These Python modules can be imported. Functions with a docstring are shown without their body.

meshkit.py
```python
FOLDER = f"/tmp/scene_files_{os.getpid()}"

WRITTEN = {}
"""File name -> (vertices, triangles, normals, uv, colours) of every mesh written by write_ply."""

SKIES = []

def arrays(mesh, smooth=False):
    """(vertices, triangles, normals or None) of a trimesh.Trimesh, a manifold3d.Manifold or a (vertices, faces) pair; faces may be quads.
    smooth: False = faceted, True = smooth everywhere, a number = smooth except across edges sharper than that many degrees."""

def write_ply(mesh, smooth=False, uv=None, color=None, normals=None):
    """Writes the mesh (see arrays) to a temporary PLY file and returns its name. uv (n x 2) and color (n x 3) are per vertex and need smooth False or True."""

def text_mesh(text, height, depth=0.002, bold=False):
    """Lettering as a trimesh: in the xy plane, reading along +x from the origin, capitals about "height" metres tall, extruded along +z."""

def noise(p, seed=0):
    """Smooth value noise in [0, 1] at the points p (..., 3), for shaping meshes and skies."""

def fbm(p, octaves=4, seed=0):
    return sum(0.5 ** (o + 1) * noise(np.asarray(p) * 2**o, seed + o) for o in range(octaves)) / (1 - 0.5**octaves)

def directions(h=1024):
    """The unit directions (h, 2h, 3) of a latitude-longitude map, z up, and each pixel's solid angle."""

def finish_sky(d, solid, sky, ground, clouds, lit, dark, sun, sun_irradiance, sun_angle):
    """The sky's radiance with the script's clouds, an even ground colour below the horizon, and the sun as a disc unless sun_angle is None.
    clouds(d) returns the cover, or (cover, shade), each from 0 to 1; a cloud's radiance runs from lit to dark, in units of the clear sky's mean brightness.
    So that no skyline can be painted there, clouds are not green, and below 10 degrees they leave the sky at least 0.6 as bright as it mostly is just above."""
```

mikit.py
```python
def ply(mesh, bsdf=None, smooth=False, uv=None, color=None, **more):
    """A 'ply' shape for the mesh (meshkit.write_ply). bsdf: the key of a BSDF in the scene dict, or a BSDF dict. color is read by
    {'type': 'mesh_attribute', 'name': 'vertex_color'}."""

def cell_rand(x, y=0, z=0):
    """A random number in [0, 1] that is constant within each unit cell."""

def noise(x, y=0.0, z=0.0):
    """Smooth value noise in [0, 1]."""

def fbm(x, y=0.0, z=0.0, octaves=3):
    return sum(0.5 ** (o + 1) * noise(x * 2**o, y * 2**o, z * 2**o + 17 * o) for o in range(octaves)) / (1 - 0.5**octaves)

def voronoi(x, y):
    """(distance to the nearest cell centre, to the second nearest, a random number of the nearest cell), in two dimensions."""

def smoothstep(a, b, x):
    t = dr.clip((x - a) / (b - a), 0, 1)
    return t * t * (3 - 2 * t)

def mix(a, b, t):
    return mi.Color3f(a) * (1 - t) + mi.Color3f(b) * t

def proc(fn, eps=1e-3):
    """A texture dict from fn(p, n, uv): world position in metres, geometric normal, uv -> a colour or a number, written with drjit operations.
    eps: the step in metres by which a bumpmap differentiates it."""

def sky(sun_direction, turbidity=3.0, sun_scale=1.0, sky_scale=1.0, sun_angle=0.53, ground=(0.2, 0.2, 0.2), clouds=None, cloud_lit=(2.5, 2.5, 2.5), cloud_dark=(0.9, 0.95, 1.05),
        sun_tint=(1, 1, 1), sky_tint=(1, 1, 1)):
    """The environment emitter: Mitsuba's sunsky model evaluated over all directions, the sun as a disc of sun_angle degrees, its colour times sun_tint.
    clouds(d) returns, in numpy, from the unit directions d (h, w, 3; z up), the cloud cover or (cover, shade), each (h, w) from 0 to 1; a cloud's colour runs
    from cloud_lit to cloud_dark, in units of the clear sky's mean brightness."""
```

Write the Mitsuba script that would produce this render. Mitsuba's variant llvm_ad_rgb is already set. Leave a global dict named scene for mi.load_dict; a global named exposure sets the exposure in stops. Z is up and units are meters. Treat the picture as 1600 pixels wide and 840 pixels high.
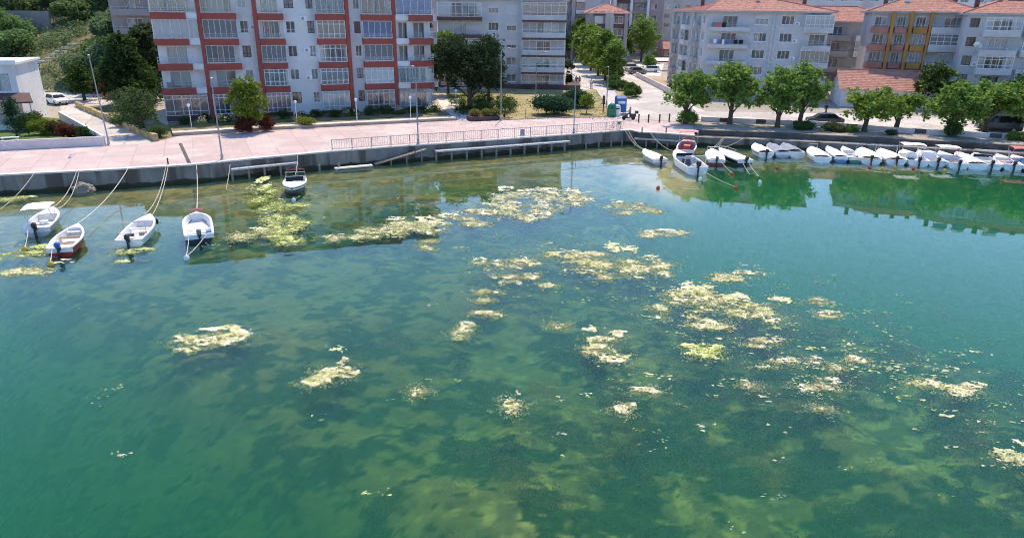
import math, random
import numpy as np, trimesh, mitsuba as mi, drjit as dr
import manifold3d as m3
from shapely.geometry import Polygon, box as sbox
from shapely.ops import triangulate as _tri
import mikit, meshkit
from mikit import proc, mix, smoothstep, fbm, noise, voronoi, cell_rand
T = mi.ScalarTransform4f
rad = math.radians

# ---------------------------------------------------------------- camera, sky, sun, exposure
exposure = 2.0
scene, labels = {'type': 'scene'}, {}
PITCH, ROLL, EYE = rad(20.5), rad(0.7), (0.0, 0.0, 14.8)
_fwd = np.array([0, math.cos(PITCH), -math.sin(PITCH)])
_up = np.array([-math.sin(ROLL), math.sin(PITCH) * math.cos(ROLL), math.cos(PITCH) * math.cos(ROLL)])
scene['camera'] = {'type': 'perspective', 'fov': 73.74, 'fov_axis': 'x', 'near_clip': 0.5, 'far_clip': 4000.0,
                   'to_world': T().look_at(list(EYE), (np.array(EYE) + _fwd).tolist(), _up.tolist())}
SUN = (0.06, 0.5, 0.866)
scene['sun_sky'] = mikit.sky(SUN, turbidity=2.3, sun_scale=0.90, sky_scale=1.6, sky_tint=(0.98, 1.0, 1.05))

# ---------------------------------------------------------------- materials
def rgb(c): return {'type': 'rgb', 'value': [float(x) for x in c]}
def two(b): return {'type': 'twosided', 'bsdf': b}
def plain(key, c, rough=0.6, spec=0.4, **k):
    scene[key] = two({'type': 'principled', 'base_color': rgb(c), 'roughness': rough, 'specular': spec, **k})
# One grained surface for all masonry, soil and paving: the mesh's u picks a row of PALETTE (its colour, the colour of its stains and dirt, their scales and amounts).
PALETTE, ROW = [], {}
def grain(key, c, amp=0.12, scale=3.0, stain=None, stain_amt=0.5, stain_scale=0.4, streak=1.0, bay=0.0):
    ROW[key] = len(PALETTE)
    PALETTE.append([*c, *(stain if stain is not None else [0.6 * x for x in c]), amp, scale, stain_amt, stain_scale, streak, bay])
def _surface(p, n, uv):
    i = mi.UInt32(uv.x * 64)
    g = [dr.gather(mi.Float, mi.Float([float(r[k]) for r in PALETTE]), i) for k in range(12)]
    f = fbm(p.x * g[7], p.y * g[7], p.z * g[7] * g[10], 3)
    fine = noise(p.x * 9, p.y * 9, p.z * 9)
    st = smoothstep(0.50, 0.70, fbm(p.x * g[9] + 7, p.y * g[9], p.z * g[9] * g[10], 4)) * g[8]
    # paving laid in bays: thin joints, and a slightly different cast of each bay
    bu, bv = (p.x * .91 + p.y * .41) / dr.maximum(g[11], .1), (p.y * .91 - p.x * .41) / dr.maximum(g[11], .1)
    joint = dr.maximum(dr.abs(bu - dr.round(bu)), dr.abs(bv - dr.round(bv)))
    f = dr.select(g[11] > 0, dr.select(joint > .478, -.6, f + 1.1 * (cell_rand(dr.round(bu), dr.round(bv)) - .5)), f)
    return mi.Color3f(g[0], g[1], g[2]) * ((1 - g[6] + 2 * g[6] * f) * (0.93 + 0.14 * fine) * (1 - st)) + mi.Color3f(g[3], g[4], g[5]) * st
scene['surface'] = two({'type': 'principled', 'base_color': proc(_surface), 'roughness': 0.85, 'specular': 0.3})

grain('promenade_paving', (0.475, 0.37, 0.348), 0.08, 1.4, (0.52, 0.47, 0.44), 0.7, 0.28, bay=2.6)
grain('concrete_road', (0.48, 0.445, 0.41), 0.10, 0.9, (0.34, 0.31, 0.285), 0.55, 0.22, bay=5.2)
grain('path_concrete', (0.58, 0.54, 0.50), 0.10, 1.2, (0.42, 0.39, 0.36), 0.4, 0.4)
grain('kerb_stone', (0.40, 0.33, 0.27), 0.15, 2.0)
grain('dry_lawn', (0.30, 0.25, 0.115), 0.30, 1.2, (0.13, 0.15, 0.05), 0.85, 0.35)
grain('green_lawn', (0.075, 0.13, 0.03), 0.30, 2.5, (0.12, 0.14, 0.05), 0.5, 0.6)
grain('garden_soil', (0.17, 0.15, 0.085), 0.3, 1.5, (0.07, 0.095, 0.03), 0.9, 0.5)
grain('hill_soil', (0.20, 0.17, 0.085), 0.35, 0.8, (0.075, 0.11, 0.045), 0.95, 0.13)
grain('dirt', (0.36, 0.28, 0.19), 0.2, 0.6, (0.42, 0.36, 0.28), 0.6, 0.15)
grain('town_ground', (0.33, 0.29, 0.24), 0.2, 0.4, (0.25, 0.24, 0.2), 0.6, 0.08)
grain('shore_dirt', (0.30, 0.27, 0.23), 0.25, 1.5, (0.15, 0.14, 0.09), 0.8, 0.5)
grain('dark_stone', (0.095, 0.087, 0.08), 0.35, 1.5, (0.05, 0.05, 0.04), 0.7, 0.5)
grain('white_wall', (0.72, 0.715, 0.71), 0.05, 0.6, (0.52, 0.51, 0.50), 0.45, 0.35, streak=0.3)
grain('grey_wall', (0.48, 0.465, 0.45), 0.07, 0.7, (0.33, 0.31, 0.29), 0.55, 0.35, streak=0.25)
grain('cool_wall', (0.56, 0.56, 0.565), 0.06, 0.7, (0.38, 0.37, 0.37), 0.5, 0.3, streak=0.3)
grain('mauve_wall', (0.33, 0.29, 0.29), 0.07, 0.7, (0.26, 0.22, 0.22), 0.4, 0.3, streak=0.3)
grain('red_band', (0.34, 0.088, 0.066), 0.10, 0.9, (0.28, 0.09, 0.075), 0.5, 0.5)
grain('brown_band', (0.15, 0.085, 0.075), 0.1, 1.0)
grain('ochre_band', (0.46, 0.24, 0.07), 0.1, 1.0)
grain('salmon_band', (0.42, 0.20, 0.15), 0.1, 1.0)
grain('plinth', (0.115, 0.07, 0.07), 0.15, 1.0)
grain('garden_wall_white', (0.62, 0.57, 0.57), 0.06, 0.8, (0.5, 0.46, 0.45), 0.5, 0.5)
grain('yellow_stone', (0.42, 0.33, 0.16), 0.25, 1.4, (0.25, 0.2, 0.12), 0.6, 0.6)
grain('bark', (0.10, 0.075, 0.055), 0.3, 3.0)
grain('rock', (0.25, 0.22, 0.18), 0.25, 2.0, (0.09, 0.11, 0.04), 0.7, 0.8)
def _tile(p, n, uv):
    r = cell_rand(dr.floor(p.x * 2.6), dr.floor(p.y * 2.2), dr.floor(p.z * 6))
    w = smoothstep(0.45, 0.75, fbm(p.x * 0.5, p.y * 0.5, p.z * 0.5, 3))
    return mix(mi.Color3f([0.44, 0.225, 0.175]) * (0.78 + 0.44 * r), [0.36, 0.22, 0.17], w * 0.6)
scene['roof_tile'] = two({'type': 'principled', 'base_color': proc(_tile), 'roughness': 0.85, 'specular': 0.2})
def _quay(p, n, uv):
    f = fbm(p.x * 1.5, p.y * 1.5, p.z * 0.5, 3)
    s = smoothstep(0.5, 0.68, fbm(p.x * 1.1 + 3, p.y * 1.1, p.z * 0.12, 3))
    c = mix(mi.Color3f([0.225, 0.21, 0.19]) * (0.6 + 0.8 * f), [0.10, 0.08, 0.065], s * 0.9)
    weed = smoothstep(0.0, 0.12, 0.33 + 0.5 * (fbm(p.x * 0.9, p.y * 0.9, 0, 4) - 0.5) - p.z)   # weed growth between the tide marks, ragged edge
    return mix(c, mix([0.035, 0.04, 0.02], [0.06, 0.055, 0.03], f), weed)
scene['quay_concrete'] = two({'type': 'principled', 'base_color': proc(_quay), 'roughness': 0.85, 'specular': 0.3})

plain('white_paint', (0.78, 0.78, 0.77), 0.45)
plain('frame_white', (0.76, 0.77, 0.78), 0.4)
plain('frame_brown', (0.13, 0.075, 0.06), 0.5)
plain('frame_grey', (0.32, 0.33, 0.35), 0.4)
plain('rail_metal', (0.52, 0.54, 0.56), 0.35, 0.5)
plain('dark_metal', (0.055, 0.055, 0.06), 0.4)
plain('grey_metal', (0.33, 0.34, 0.35), 0.4, metallic=0.4)
plain('black_rubber', (0.02, 0.02, 0.022), 0.7)
plain('engine_black', (0.022, 0.023, 0.028), 0.3, 0.5)
plain('curtain_white', (0.50, 0.50, 0.49), 0.9)
plain('curtain_cream', (0.36, 0.32, 0.26), 0.9)
plain('curtain_grey', (0.17, 0.19, 0.21), 0.9)
plain('curtain_rose', (0.32, 0.225, 0.20), 0.9)
plain('shutter', (0.60, 0.60, 0.61), 0.7)
plain('room_wall', (0.50, 0.48, 0.45), 0.9)
plain('boat_white', (0.80, 0.80, 0.79), 0.25, 0.5, clearcoat=0.4)
plain('boat_inside', (0.70, 0.70, 0.69), 0.45)
plain('boat_red', (0.36, 0.025, 0.03), 0.3, 0.5)
plain('boat_navy', (0.02, 0.03, 0.055), 0.3, 0.5)
plain('boat_blue', (0.10, 0.23, 0.42), 0.35, 0.5)
plain('boat_green', (0.06, 0.22, 0.16), 0.35, 0.5)
plain('boat_grey', (0.42, 0.45, 0.48), 0.4)
plain('motor_blue', (0.02, 0.10, 0.38), 0.35)
plain('wood', (0.34, 0.22, 0.12), 0.7)
plain('wood_grey', (0.25, 0.22, 0.19), 0.8)
plain('canvas_white', (0.80, 0.80, 0.79), 0.85)
plain('canvas_red', (0.52, 0.16, 0.15), 0.85)
plain('canvas_pink', (0.56, 0.27, 0.26), 0.85)
plain('canvas_cream', (0.64, 0.61, 0.54), 0.85)
plain('canvas_grey', (0.52, 0.53, 0.54), 0.85)
plain('canvas_blue', (0.13, 0.18, 0.32), 0.85)
plain('canvas_slate', (0.25, 0.28, 0.34), 0.85)
plain('rope', (0.60, 0.55, 0.44), 0.9)
plain('buoy_white', (0.75, 0.73, 0.68), 0.5)
plain('buoy_red', (0.62, 0.10, 0.05), 0.5)
plain('buoy_yellow', (0.62, 0.42, 0.06), 0.5)
plain('car_white', (0.78, 0.78, 0.78), 0.2, 0.5, clearcoat=0.8)
plain('car_dark', (0.018, 0.022, 0.035), 0.2, 0.5, clearcoat=0.8)
plain('car_grey', (0.17, 0.155, 0.135), 0.25, 0.5, clearcoat=0.8)
plain('car_red', (0.40, 0.03, 0.025), 0.25, 0.5, clearcoat=0.8)
plain('car_glass', (0.012, 0.015, 0.018), 0.06, 0.6)
plain('head_glass', (0.65, 0.67, 0.7), 0.15, 0.6)
plain('tail_red', (0.45, 0.02, 0.02), 0.25)
plain('bin_green', (0.02, 0.20, 0.11), 0.45)
plain('bin_blue', (0.03, 0.13, 0.36), 0.45)
plain('skin', (0.46, 0.29, 0.21), 0.6)
plain('hair', (0.03, 0.022, 0.018), 0.7)
plain('cloth_black', (0.022, 0.022, 0.026), 0.9)
plain('cloth_white', (0.68, 0.67, 0.65), 0.9)
plain('cloth_blue', (0.07, 0.10, 0.20), 0.9)
plain('cloth_grey', (0.22, 0.22, 0.23), 0.9)
plain('sign_red', (0.42, 0.015, 0.03), 0.5)
plain('panel_dark', (0.025, 0.035, 0.065), 0.12, 0.6)
plain('fence_wood', (0.14, 0.10, 0.08), 0.8)
scene['pane_glass'] = {'type': 'thindielectric', 'int_ior': 1.5}
VC = {'type': 'mesh_attribute', 'name': 'vertex_color'}
scene['leaf'] = {'type': 'principledthin', 'base_color': VC, 'roughness': 0.55, 'diff_trans': 1.0, 'spec_trans': 0.0, 'eta': 1.35}
scene['tinted'] = two({'type': 'principled', 'base_color': VC, 'roughness': 0.9, 'specular': 0.2})

# ---------------------------------------------------------------- mesh helpers
_used = set()
def num(name):
    k, i = name, 0
    while k in _used:
        i += 1; k = f'{name}_{i:03d}'
    _used.add(k); return k
def child(parent, name): return num(parent + '__' + name)
def tag(key, label=None, cat=None, group=None, kind=None):
    d = labels.setdefault(key, {})
    for k, v in (('label', label), ('category', cat), ('group', group), ('kind', kind)):
        if v: d[k] = v
    return key
ORD = 'first second third fourth fifth sixth seventh eighth ninth tenth eleventh twelfth thirteenth fourteenth fifteenth'.split()
def thing(name, label, cat, group=None):
    return tag(num(name), label, cat, group)

class MB:
    def __init__(s): s.v, s.f, s.c, s.n = [], [], [], 0
    def add(s, v, f, c=None):
        v = np.asarray(v, float).reshape(-1, 3); f = np.asarray(f, int)
        if f.shape[1] == 4: f = np.vstack([f[:, [0, 1, 2]], f[:, [0, 2, 3]]])
        s.v.append(v); s.f.append(f + s.n); s.n += len(v)
        if c is not None: s.c.append(np.broadcast_to(np.asarray(c, float), (len(v), 3)))
        return s
    def mesh(s, m, c=None): return s.add(m.vertices, m.faces, c)
    def hexa(s, p, c=None):     # 8 corners: bottom ring of 4, top ring of 4
        return s.add(p, [[3, 2, 1, 0], [4, 5, 6, 7], [0, 1, 5, 4], [1, 2, 6, 5], [2, 3, 7, 6], [3, 0, 4, 7]], c)
    def box(s, x0, x1, y0, y1, z0, z1, c=None):
        return s.hexa([(x0, y0, z0), (x1, y0, z0), (x1, y1, z0), (x0, y1, z0), (x0, y0, z1), (x1, y0, z1), (x1, y1, z1), (x0, y1, z1)], c)
    def tube(s, pts, r, n=8, cap=True, c=None):
        p = np.asarray(pts, float); r = np.broadcast_to(np.asarray(r, float), (len(p),))
        t = np.gradient(p, axis=0); t /= np.linalg.norm(t, axis=1, keepdims=True) + 1e-12
        ref = np.array([0, 0, 1.0]) if abs(t[:, 2]).mean() < 0.9 else np.array([1.0, 0, 0])
        a = np.cross(t, ref); a /= np.linalg.norm(a, axis=1, keepdims=True) + 1e-12
        b = np.cross(t, a); g = np.arange(n) * 2 * np.pi / n
        v = (p[:, None] + r[:, None, None] * (np.cos(g)[None, :, None] * a[:, None] + np.sin(g)[None, :, None] * b[:, None])).reshape(-1, 3)
        i, j = np.meshgrid(np.arange(len(p) - 1), np.arange(n), indexing='ij')
        f = np.stack([i * n + j, i * n + (j + 1) % n, (i + 1) * n + (j + 1) % n, (i + 1) * n + j], -1).reshape(-1, 4)
        f = np.vstack([f[:, [0, 1, 2]], f[:, [0, 2, 3]]])
        if cap:
            e = (len(p) - 1) * n
            f = np.vstack([f, [[0, k + 1, k] for k in range(1, n - 1)], [[e, e + k, e + k + 1] for k in range(1, n - 1)]])
        return s.add(v, f, c)
    def lathe(s, prof, at=(0, 0, 0), n=12, c=None):
        prof = np.asarray(prof, float); g = np.arange(n) * 2 * np.pi / n
        v = np.stack([prof[:, None, 0] * np.cos(g), prof[:, None, 0] * np.sin(g), np.broadcast_to(prof[:, 1:2], (len(prof), n))], -1).reshape(-1, 3) + at
        i, j = np.meshgrid(np.arange(len(prof) - 1), np.arange(n), indexing='ij')
        return s.add(v, np.stack([i * n + j, i * n + (j + 1) % n, (i + 1) * n + (j + 1) % n, (i + 1) * n + j], -1).reshape(-1, 4), c)
    def ball(s, at, r, sub=2, c=None):
        m = trimesh.creation.icosphere(sub); return s.add(m.vertices * np.asarray(r) + at, m.faces, c)
    def get(s):
        return np.vstack(s.v), np.vstack(s.f)
    def color(s): return np.vstack(s.c) if s.c else None

def M4(x=0, y=0, z=0, rz=0.0, sx=1, sy=1, sz=1):
    c, s_ = math.cos(rz), math.sin(rz)
    return np.array([[c * sx, -s_ * sy, 0, x], [s_ * sx, c * sy, 0, y], [0, 0, sz, z], [0, 0, 0, 1.0]])
def put(key, mesh, mat, smooth=False, M=None, color=None):
    if isinstance(mesh, MB):
        color = mesh.color() if color is None else color
        mesh = mesh.get()
    elif isinstance(mesh, trimesh.Trimesh): mesh = (mesh.vertices, mesh.faces)
    if mat in ROW: d = mikit.ply(mesh, 'surface', smooth=bool(smooth), uv=np.full((len(mesh[0]), 2), (ROW[mat] + 0.5) / 64))
    else: d = mikit.ply(mesh, mat, smooth=smooth, **({'color': color} if color is not None else {}))
    if M is not None: d['to_world'] = T(np.asarray(M, float).tolist())
    scene[key] = d
    return key
_unit = {}
def unit(name, mesh, mat):
    """A mesh shared by alike pieces: one ply dict per material."""
    if (name, mat) not in _unit:
        put('_tmp', mesh() if callable(mesh) else mesh, mat); _unit[name, mat] = scene.pop('_tmp')
    return _unit[name, mat]
def reuse(key, name, mesh, mat, M):
    scene[key] = {**unit(name, mesh, mat), 'to_world': T(np.asarray(M, float).tolist())}
    return key

# ---------------------------------------------------------------- terrain
QX = [(-250, 0), (-90, 40), (-43.2, 56.4), (-35.9, 58.8), (-29.2, 61.4), (-24.6, 64.6), (-18.2, 68.6), (-11, 72.3), (-3, 76), (7.3, 81), (14.3, 84.5), (15.2, 83), (18.2, 82.3), (21.3, 80.9),
      (22.3, 85), (30.9, 83.7), (44.6, 80.2), (57, 76.5), (90, 66), (250, 20)]
QX = np.array(QX, float)
def quay_y(x): return np.interp(x, QX[:, 0], QX[:, 1])
def terr(y): return 1.6 + np.maximum(0, 0.02 * (np.asarray(y, float) - 95))
def hill(x, y):
    x, y = np.asarray(x, float), np.asarray(y, float)
    side = np.clip((-44 - x) / 14, 0, 1)
    h = np.clip(y - 114, 0, 130) * 0.36
    return side * side * (3 - 2 * side) * (h + np.clip(y - 114, 0, 6) * 0.12)
def gz(x, y): return terr(y) + hill(x, y)
def drape(key, poly, mat, dz, kind='structure', z=None):
    mb = MB(); P = poly if isinstance(poly, Polygon) else Polygon(poly)
    P = P.buffer(0)
    for half in (sbox(-900, -900, 900, 95), sbox(-900, 95, 900, 900)):
        g = P.intersection(half)
        for q in getattr(g, 'geoms', [g]):
            if q.geom_type != 'Polygon' or q.area < 1e-3: continue
            v, f = trimesh.creation.triangulate_polygon(q, engine='earcut')
            v, f = np.asarray(v).reshape(-1, 2), np.asarray(f).reshape(-1, 3)
            if not len(f): continue
            zz = terr(v[:, 1]) + dz if z is None else np.full(len(v), z)
            mb.add(np.column_stack([v, zz]), f)
    put(key, mb, mat)
    tag(key, kind=kind)
    return key
def strip(pts, w0, w1, z0, z1, ter=True):
    """A kerb or wall along a polyline: from w0 to w1 metres to its left, from z0 to z1 above the ground."""
    mb = MB(); p = np.asarray(pts, float); d = np.gradient(p, axis=0)
    e = np.diff(p, axis=0); e /= np.linalg.norm(e, axis=1, keepdims=True)
    nn = np.column_stack([-e[:, 1], e[:, 0]])
    nv = np.vstack([nn[:1], [(a + b) / (1 + a @ b) for a, b in zip(nn[:-1], nn[1:])] or np.zeros((0, 2)), nn[-1:]])
    a, b = p + nv * w0, p + nv * w1
    g = lambda q: float(terr(q[1])) if ter else 0.0
    for i in range(len(p) - 1):
        q = [a[i], a[i + 1], b[i + 1], b[i]]
        mb.hexa([(*k, g(k) + z0) for k in q] + [(*k, g(k) + z1) for k in q])
    return mb

# ground sheet from the quay edge to the horizon
xs = np.unique(np.concatenate([QX[:, 0], np.linspace(-250, 250, 126), np.linspace(-90, -40, 40)]))
tt = np.concatenate([[0, 0.6], np.linspace(2, 170, 85), [220, 320, 600]])
X = np.broadcast_to(xs, (len(tt), len(xs))); 
Y0 = quay_y(xs)[None] + 0.3; Y1 = 95.0
Y = np.where(tt[:, None] <= 0, Y0, np.maximum(Y0, 0) + tt[:, None] * 1.0)
Z = gz(X, Y) - 0.02 + np.where(hill(X, Y) > 0.3, 0.5 * (meshkit.fbm(np.stack([X * .3, Y * .3, 0 * X], -1), 3, 5) - .5), 0)
nx, ny = len(xs), len(tt); idx = np.arange(nx * ny).reshape(ny, nx)
gf = np.concatenate([np.stack([idx[:-1, :-1], idx[:-1, 1:], idx[1:, 1:]], -1).reshape(-1, 3), np.stack([idx[:-1, :-1], idx[1:, 1:], idx[1:, :-1]], -1).reshape(-1, 3)])
gv = np.stack([X, Y, Z], -1).reshape(-1, 3)
cx, cy = gv[gf][:, :, 0].mean(1), gv[gf][:, :, 1].mean(1)
isle = (hill(cx, cy) > 0.05)
put(tag('ground', kind='structure'), (gv, gf[~isle]), 'town_ground', smooth=True)
put(tag('hillside', kind='structure'), (gv, gf[isle]), 'hill_soil', smooth=True)

# water: a body of green water between the bed and the surface
def bed_z(x, y):
    x, y = np.asarray(x, float), np.asarray(y, float)
    n1 = meshkit.fbm(np.stack([x * .16, y * .16, 0 * x], -1), 4, 3); n2 = meshkit.fbm(np.stack([x * .9, y * .9, 0 * x], -1), 3, 9)
    dq = quay_y(x) - y                                        # distance out from the quay
    d = 0.28 + np.clip(dq, 0, 60) * 0.022
    left = np.clip((-.6 * (x + 25.5) - .8 * (y - 37)) / 13, 0, 1)          # deep green basin, near left
    right = np.clip(np.minimum(.62 * (x - 13.7) + .79 * (y - 39), .8 * (x - 8.5)) / 8, 0, 1) * np.clip((72 - y) / 16, 0, 1)   # deep channel, far right
    bar = np.exp(-(((x - 15) / 5.0) ** 2 + ((y - 68) / 11.5) ** 2) ** 3)
    d = d + 9.0 * left ** 1.3 + 8.0 * right + (n1 - .5) * 1.3 * np.clip(dq / 18, .15, 1) + (n2 - .5) * .4 * np.clip(dq / 12, .2, 1)
    d = d * (1 - bar) + .27 * bar
    return -np.maximum(d, 0.22)
def weed_cover(x, y):
    p = np.stack([np.asarray(x, float), np.asarray(y, float), 0 * np.asarray(x, float)], -1)
    return .30 * meshkit.fbm(p * .26, 3, 12) + .40 * meshkit.fbm(p * (.8, 1.1, 1), 3, 14) + .30 * meshkit.fbm(p * (1.9, 2.9, 1), 3, 15)
def gridmesh(x, y, zf):
    X, Y = np.meshgrid(x, y); n, m = len(x), len(y); i = np.arange(n * m).reshape(m, n)
    v = np.stack([X, Y, zf(X, Y)], -1).reshape(-1, 3)
    return v, np.concatenate([np.stack([i[:-1, :-1], i[:-1, 1:], i[1:, 1:]], -1).reshape(-1, 3), np.stack([i[:-1, :-1], i[1:, 1:], i[1:, :-1]], -1).reshape(-1, 3)])
BED_SHAPE = gridmesh(np.concatenate([np.linspace(-112, -46, 60), np.linspace(-45.8, 45.8, 640), np.linspace(46, 112, 60)]), np.concatenate([np.linspace(-25, 13, 30), np.linspace(13.2, 34, 170), np.linspace(34.2, 64, 170), np.linspace(64.3, 100, 90)]), bed_z)
_v = BED_SHAPE[0]; _k = np.clip((weed_cover(_v[:, 0], _v[:, 1]) - .462) / .07, 0, 1)[:, None]; _k = _k * _k * (3 - 2 * _k)        # eelgrass beds
_s = np.clip((.95 - np.hypot((_v[:, 0] - 15) / 6, (_v[:, 1] - 66) / 13) + (meshkit.fbm(_v * (.8, .8, 0), 3, 4) - .5) * .6) / .5, 0, 1)[:, None]   # sand bar by the corner
scene['bed_cover'] = {'type': 'diffuse', 'reflectance': VC}
_near = np.clip((22 - (quay_y(_v[:, 0]) - _v[:, 1])) / 10, 0, 1)[:, None]      # bare brown silt along the quay
_n1 = meshkit.fbm(_v * (.5, .5, 0), 4, 31)[:, None]; _n2 = meshkit.fbm(_v * (1.6, 2.2, 0), 3, 33)[:, None]
_n3 = meshkit.fbm(_v * (3.2, 4.6, 0), 3, 35)[:, None]; _n4 = meshkit.fbm(_v * (.17, .17, 0), 3, 37)[:, None]
_c = np.array([.128, .130, .042]) * (.40 + .6 * _n1 + .6 * _n3) + np.clip((_n2 - .5) / .12, 0, 1) * np.clip((_n4 - .38) / .2, 0, 1) * np.clip((_v[:, :1] + 7 - .25 * (_v[:, 1:2] - 20)) / 8, 0, 1) * np.array([.14, .125, .035]) * (.4 + 1.2 * _n3)
_c = _c * (1 - _near) + _near * (np.array([.33, .225, .095]) * (.55 + .5 * _n1 + .4 * _n3) + np.clip((_n2 - .55) / .1, 0, 1) * np.array([-.05, -.02, -.02]))
_c = _c * (1 - _k * (1 - .55 * _near)) + np.array([.022, .054, .013]) * (.4 + 1.2 * _n3) * _k * (1 - .55 * _near); _c = _c * (1 - _s) + np.array([.50, .37, .24]) * (.8 + .4 * _n2) * _s
put(tag('seabed', kind='structure'), BED_SHAPE, 'bed_cover', smooth=True, color=np.clip(_c, .004, 1))
scene['sea_water'] = {'type': 'homogeneous', 'sigma_t': rgb((0.27, 0.165, 0.265)), 'albedo': rgb((0.04, 0.385, 0.18))}
scene['water_surface'] = {'type': 'thindielectric', 'int_ior': 1.22}
def wave(X, Y):
    a = 0.0011 + 0.0011 * np.clip((quay_y(X) - Y) / 30, 0, 1)
    return a * 2 * (meshkit.fbm(np.stack([X * .55, Y * 1.1, 0 * X], -1), 3, 21) - .5) + a * 1.2 * (meshkit.noise(np.stack([X * .21 + 3, Y * .35, 0 * X], -1), 5) - .5)
put(tag('water', kind='structure'), gridmesh(np.linspace(-112, 112, 640), np.linspace(-30, 102, 440), wave), 'water_surface', smooth=True)
scene['water']['interior'] = {'type': 'ref', 'id': 'sea_water'}

# ---------------------------------------------------------------- quay, promenade, roads
prom = Polygon([(-43.2, 56.4), (-35.9, 58.8), (-29.2, 61.4), (-24.6, 64.6), (-18.2, 68.6), (-11, 72.3), (-3, 76), (7.3, 81), (14.3, 84.5), (15.2, 83), (18.2, 82.3), (21.3, 80.9), (22.3, 85), (23.2, 90.5),
                (13.4, 95.2), (5, 93.4), (-1.8, 91.0), (-5.6, 89.6), (-7.4, 90.6), (-28.2, 81.2), (-37.8, 76.0), (-41.6, 70.0), (-50, 66.6), (-90, 51), (-90, 40)]).buffer(-0.01)
drape('promenade', prom, 'promenade_paving', 0.004)
quay = QX[:14]
key = thing('quay_wall', 'long stained concrete quay wall along the pink promenade', 'quay wall')
put(child(key, 'face'), strip(quay, -0.02, 0.55, -3.2, -0.10), 'quay_concrete')
cop = np.vstack([quay[1:11]]); put(child(key, 'coping'), strip(quay, -0.10, 0.55, -0.10, 0.03), 'path_concrete')
jb = MB()
for a, b in zip(quay[1:-1], quay[2:]):
    L = np.linalg.norm(b - a); u = (b - a) / L; n = np.array([u[1], -u[0]])
    for s_ in np.arange(1.5, L, 3.2):
        c = a + u * s_ + n * 0.10
        q = [c - u * .16, c + u * .16, c + u * .16 - n * .2, c - u * .16 - n * .2]
        jb.hexa([(*k, -1.2) for k in q] + [(*k, 1.42) for k in q])
put(child(key, 'buttress'), jb, 'quay_concrete')
right = QX[14:]
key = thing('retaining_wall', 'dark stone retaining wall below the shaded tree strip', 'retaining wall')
put(key, strip(right, -0.02, 0.5, -0.85, 0.02), 'dark_stone')
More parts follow.
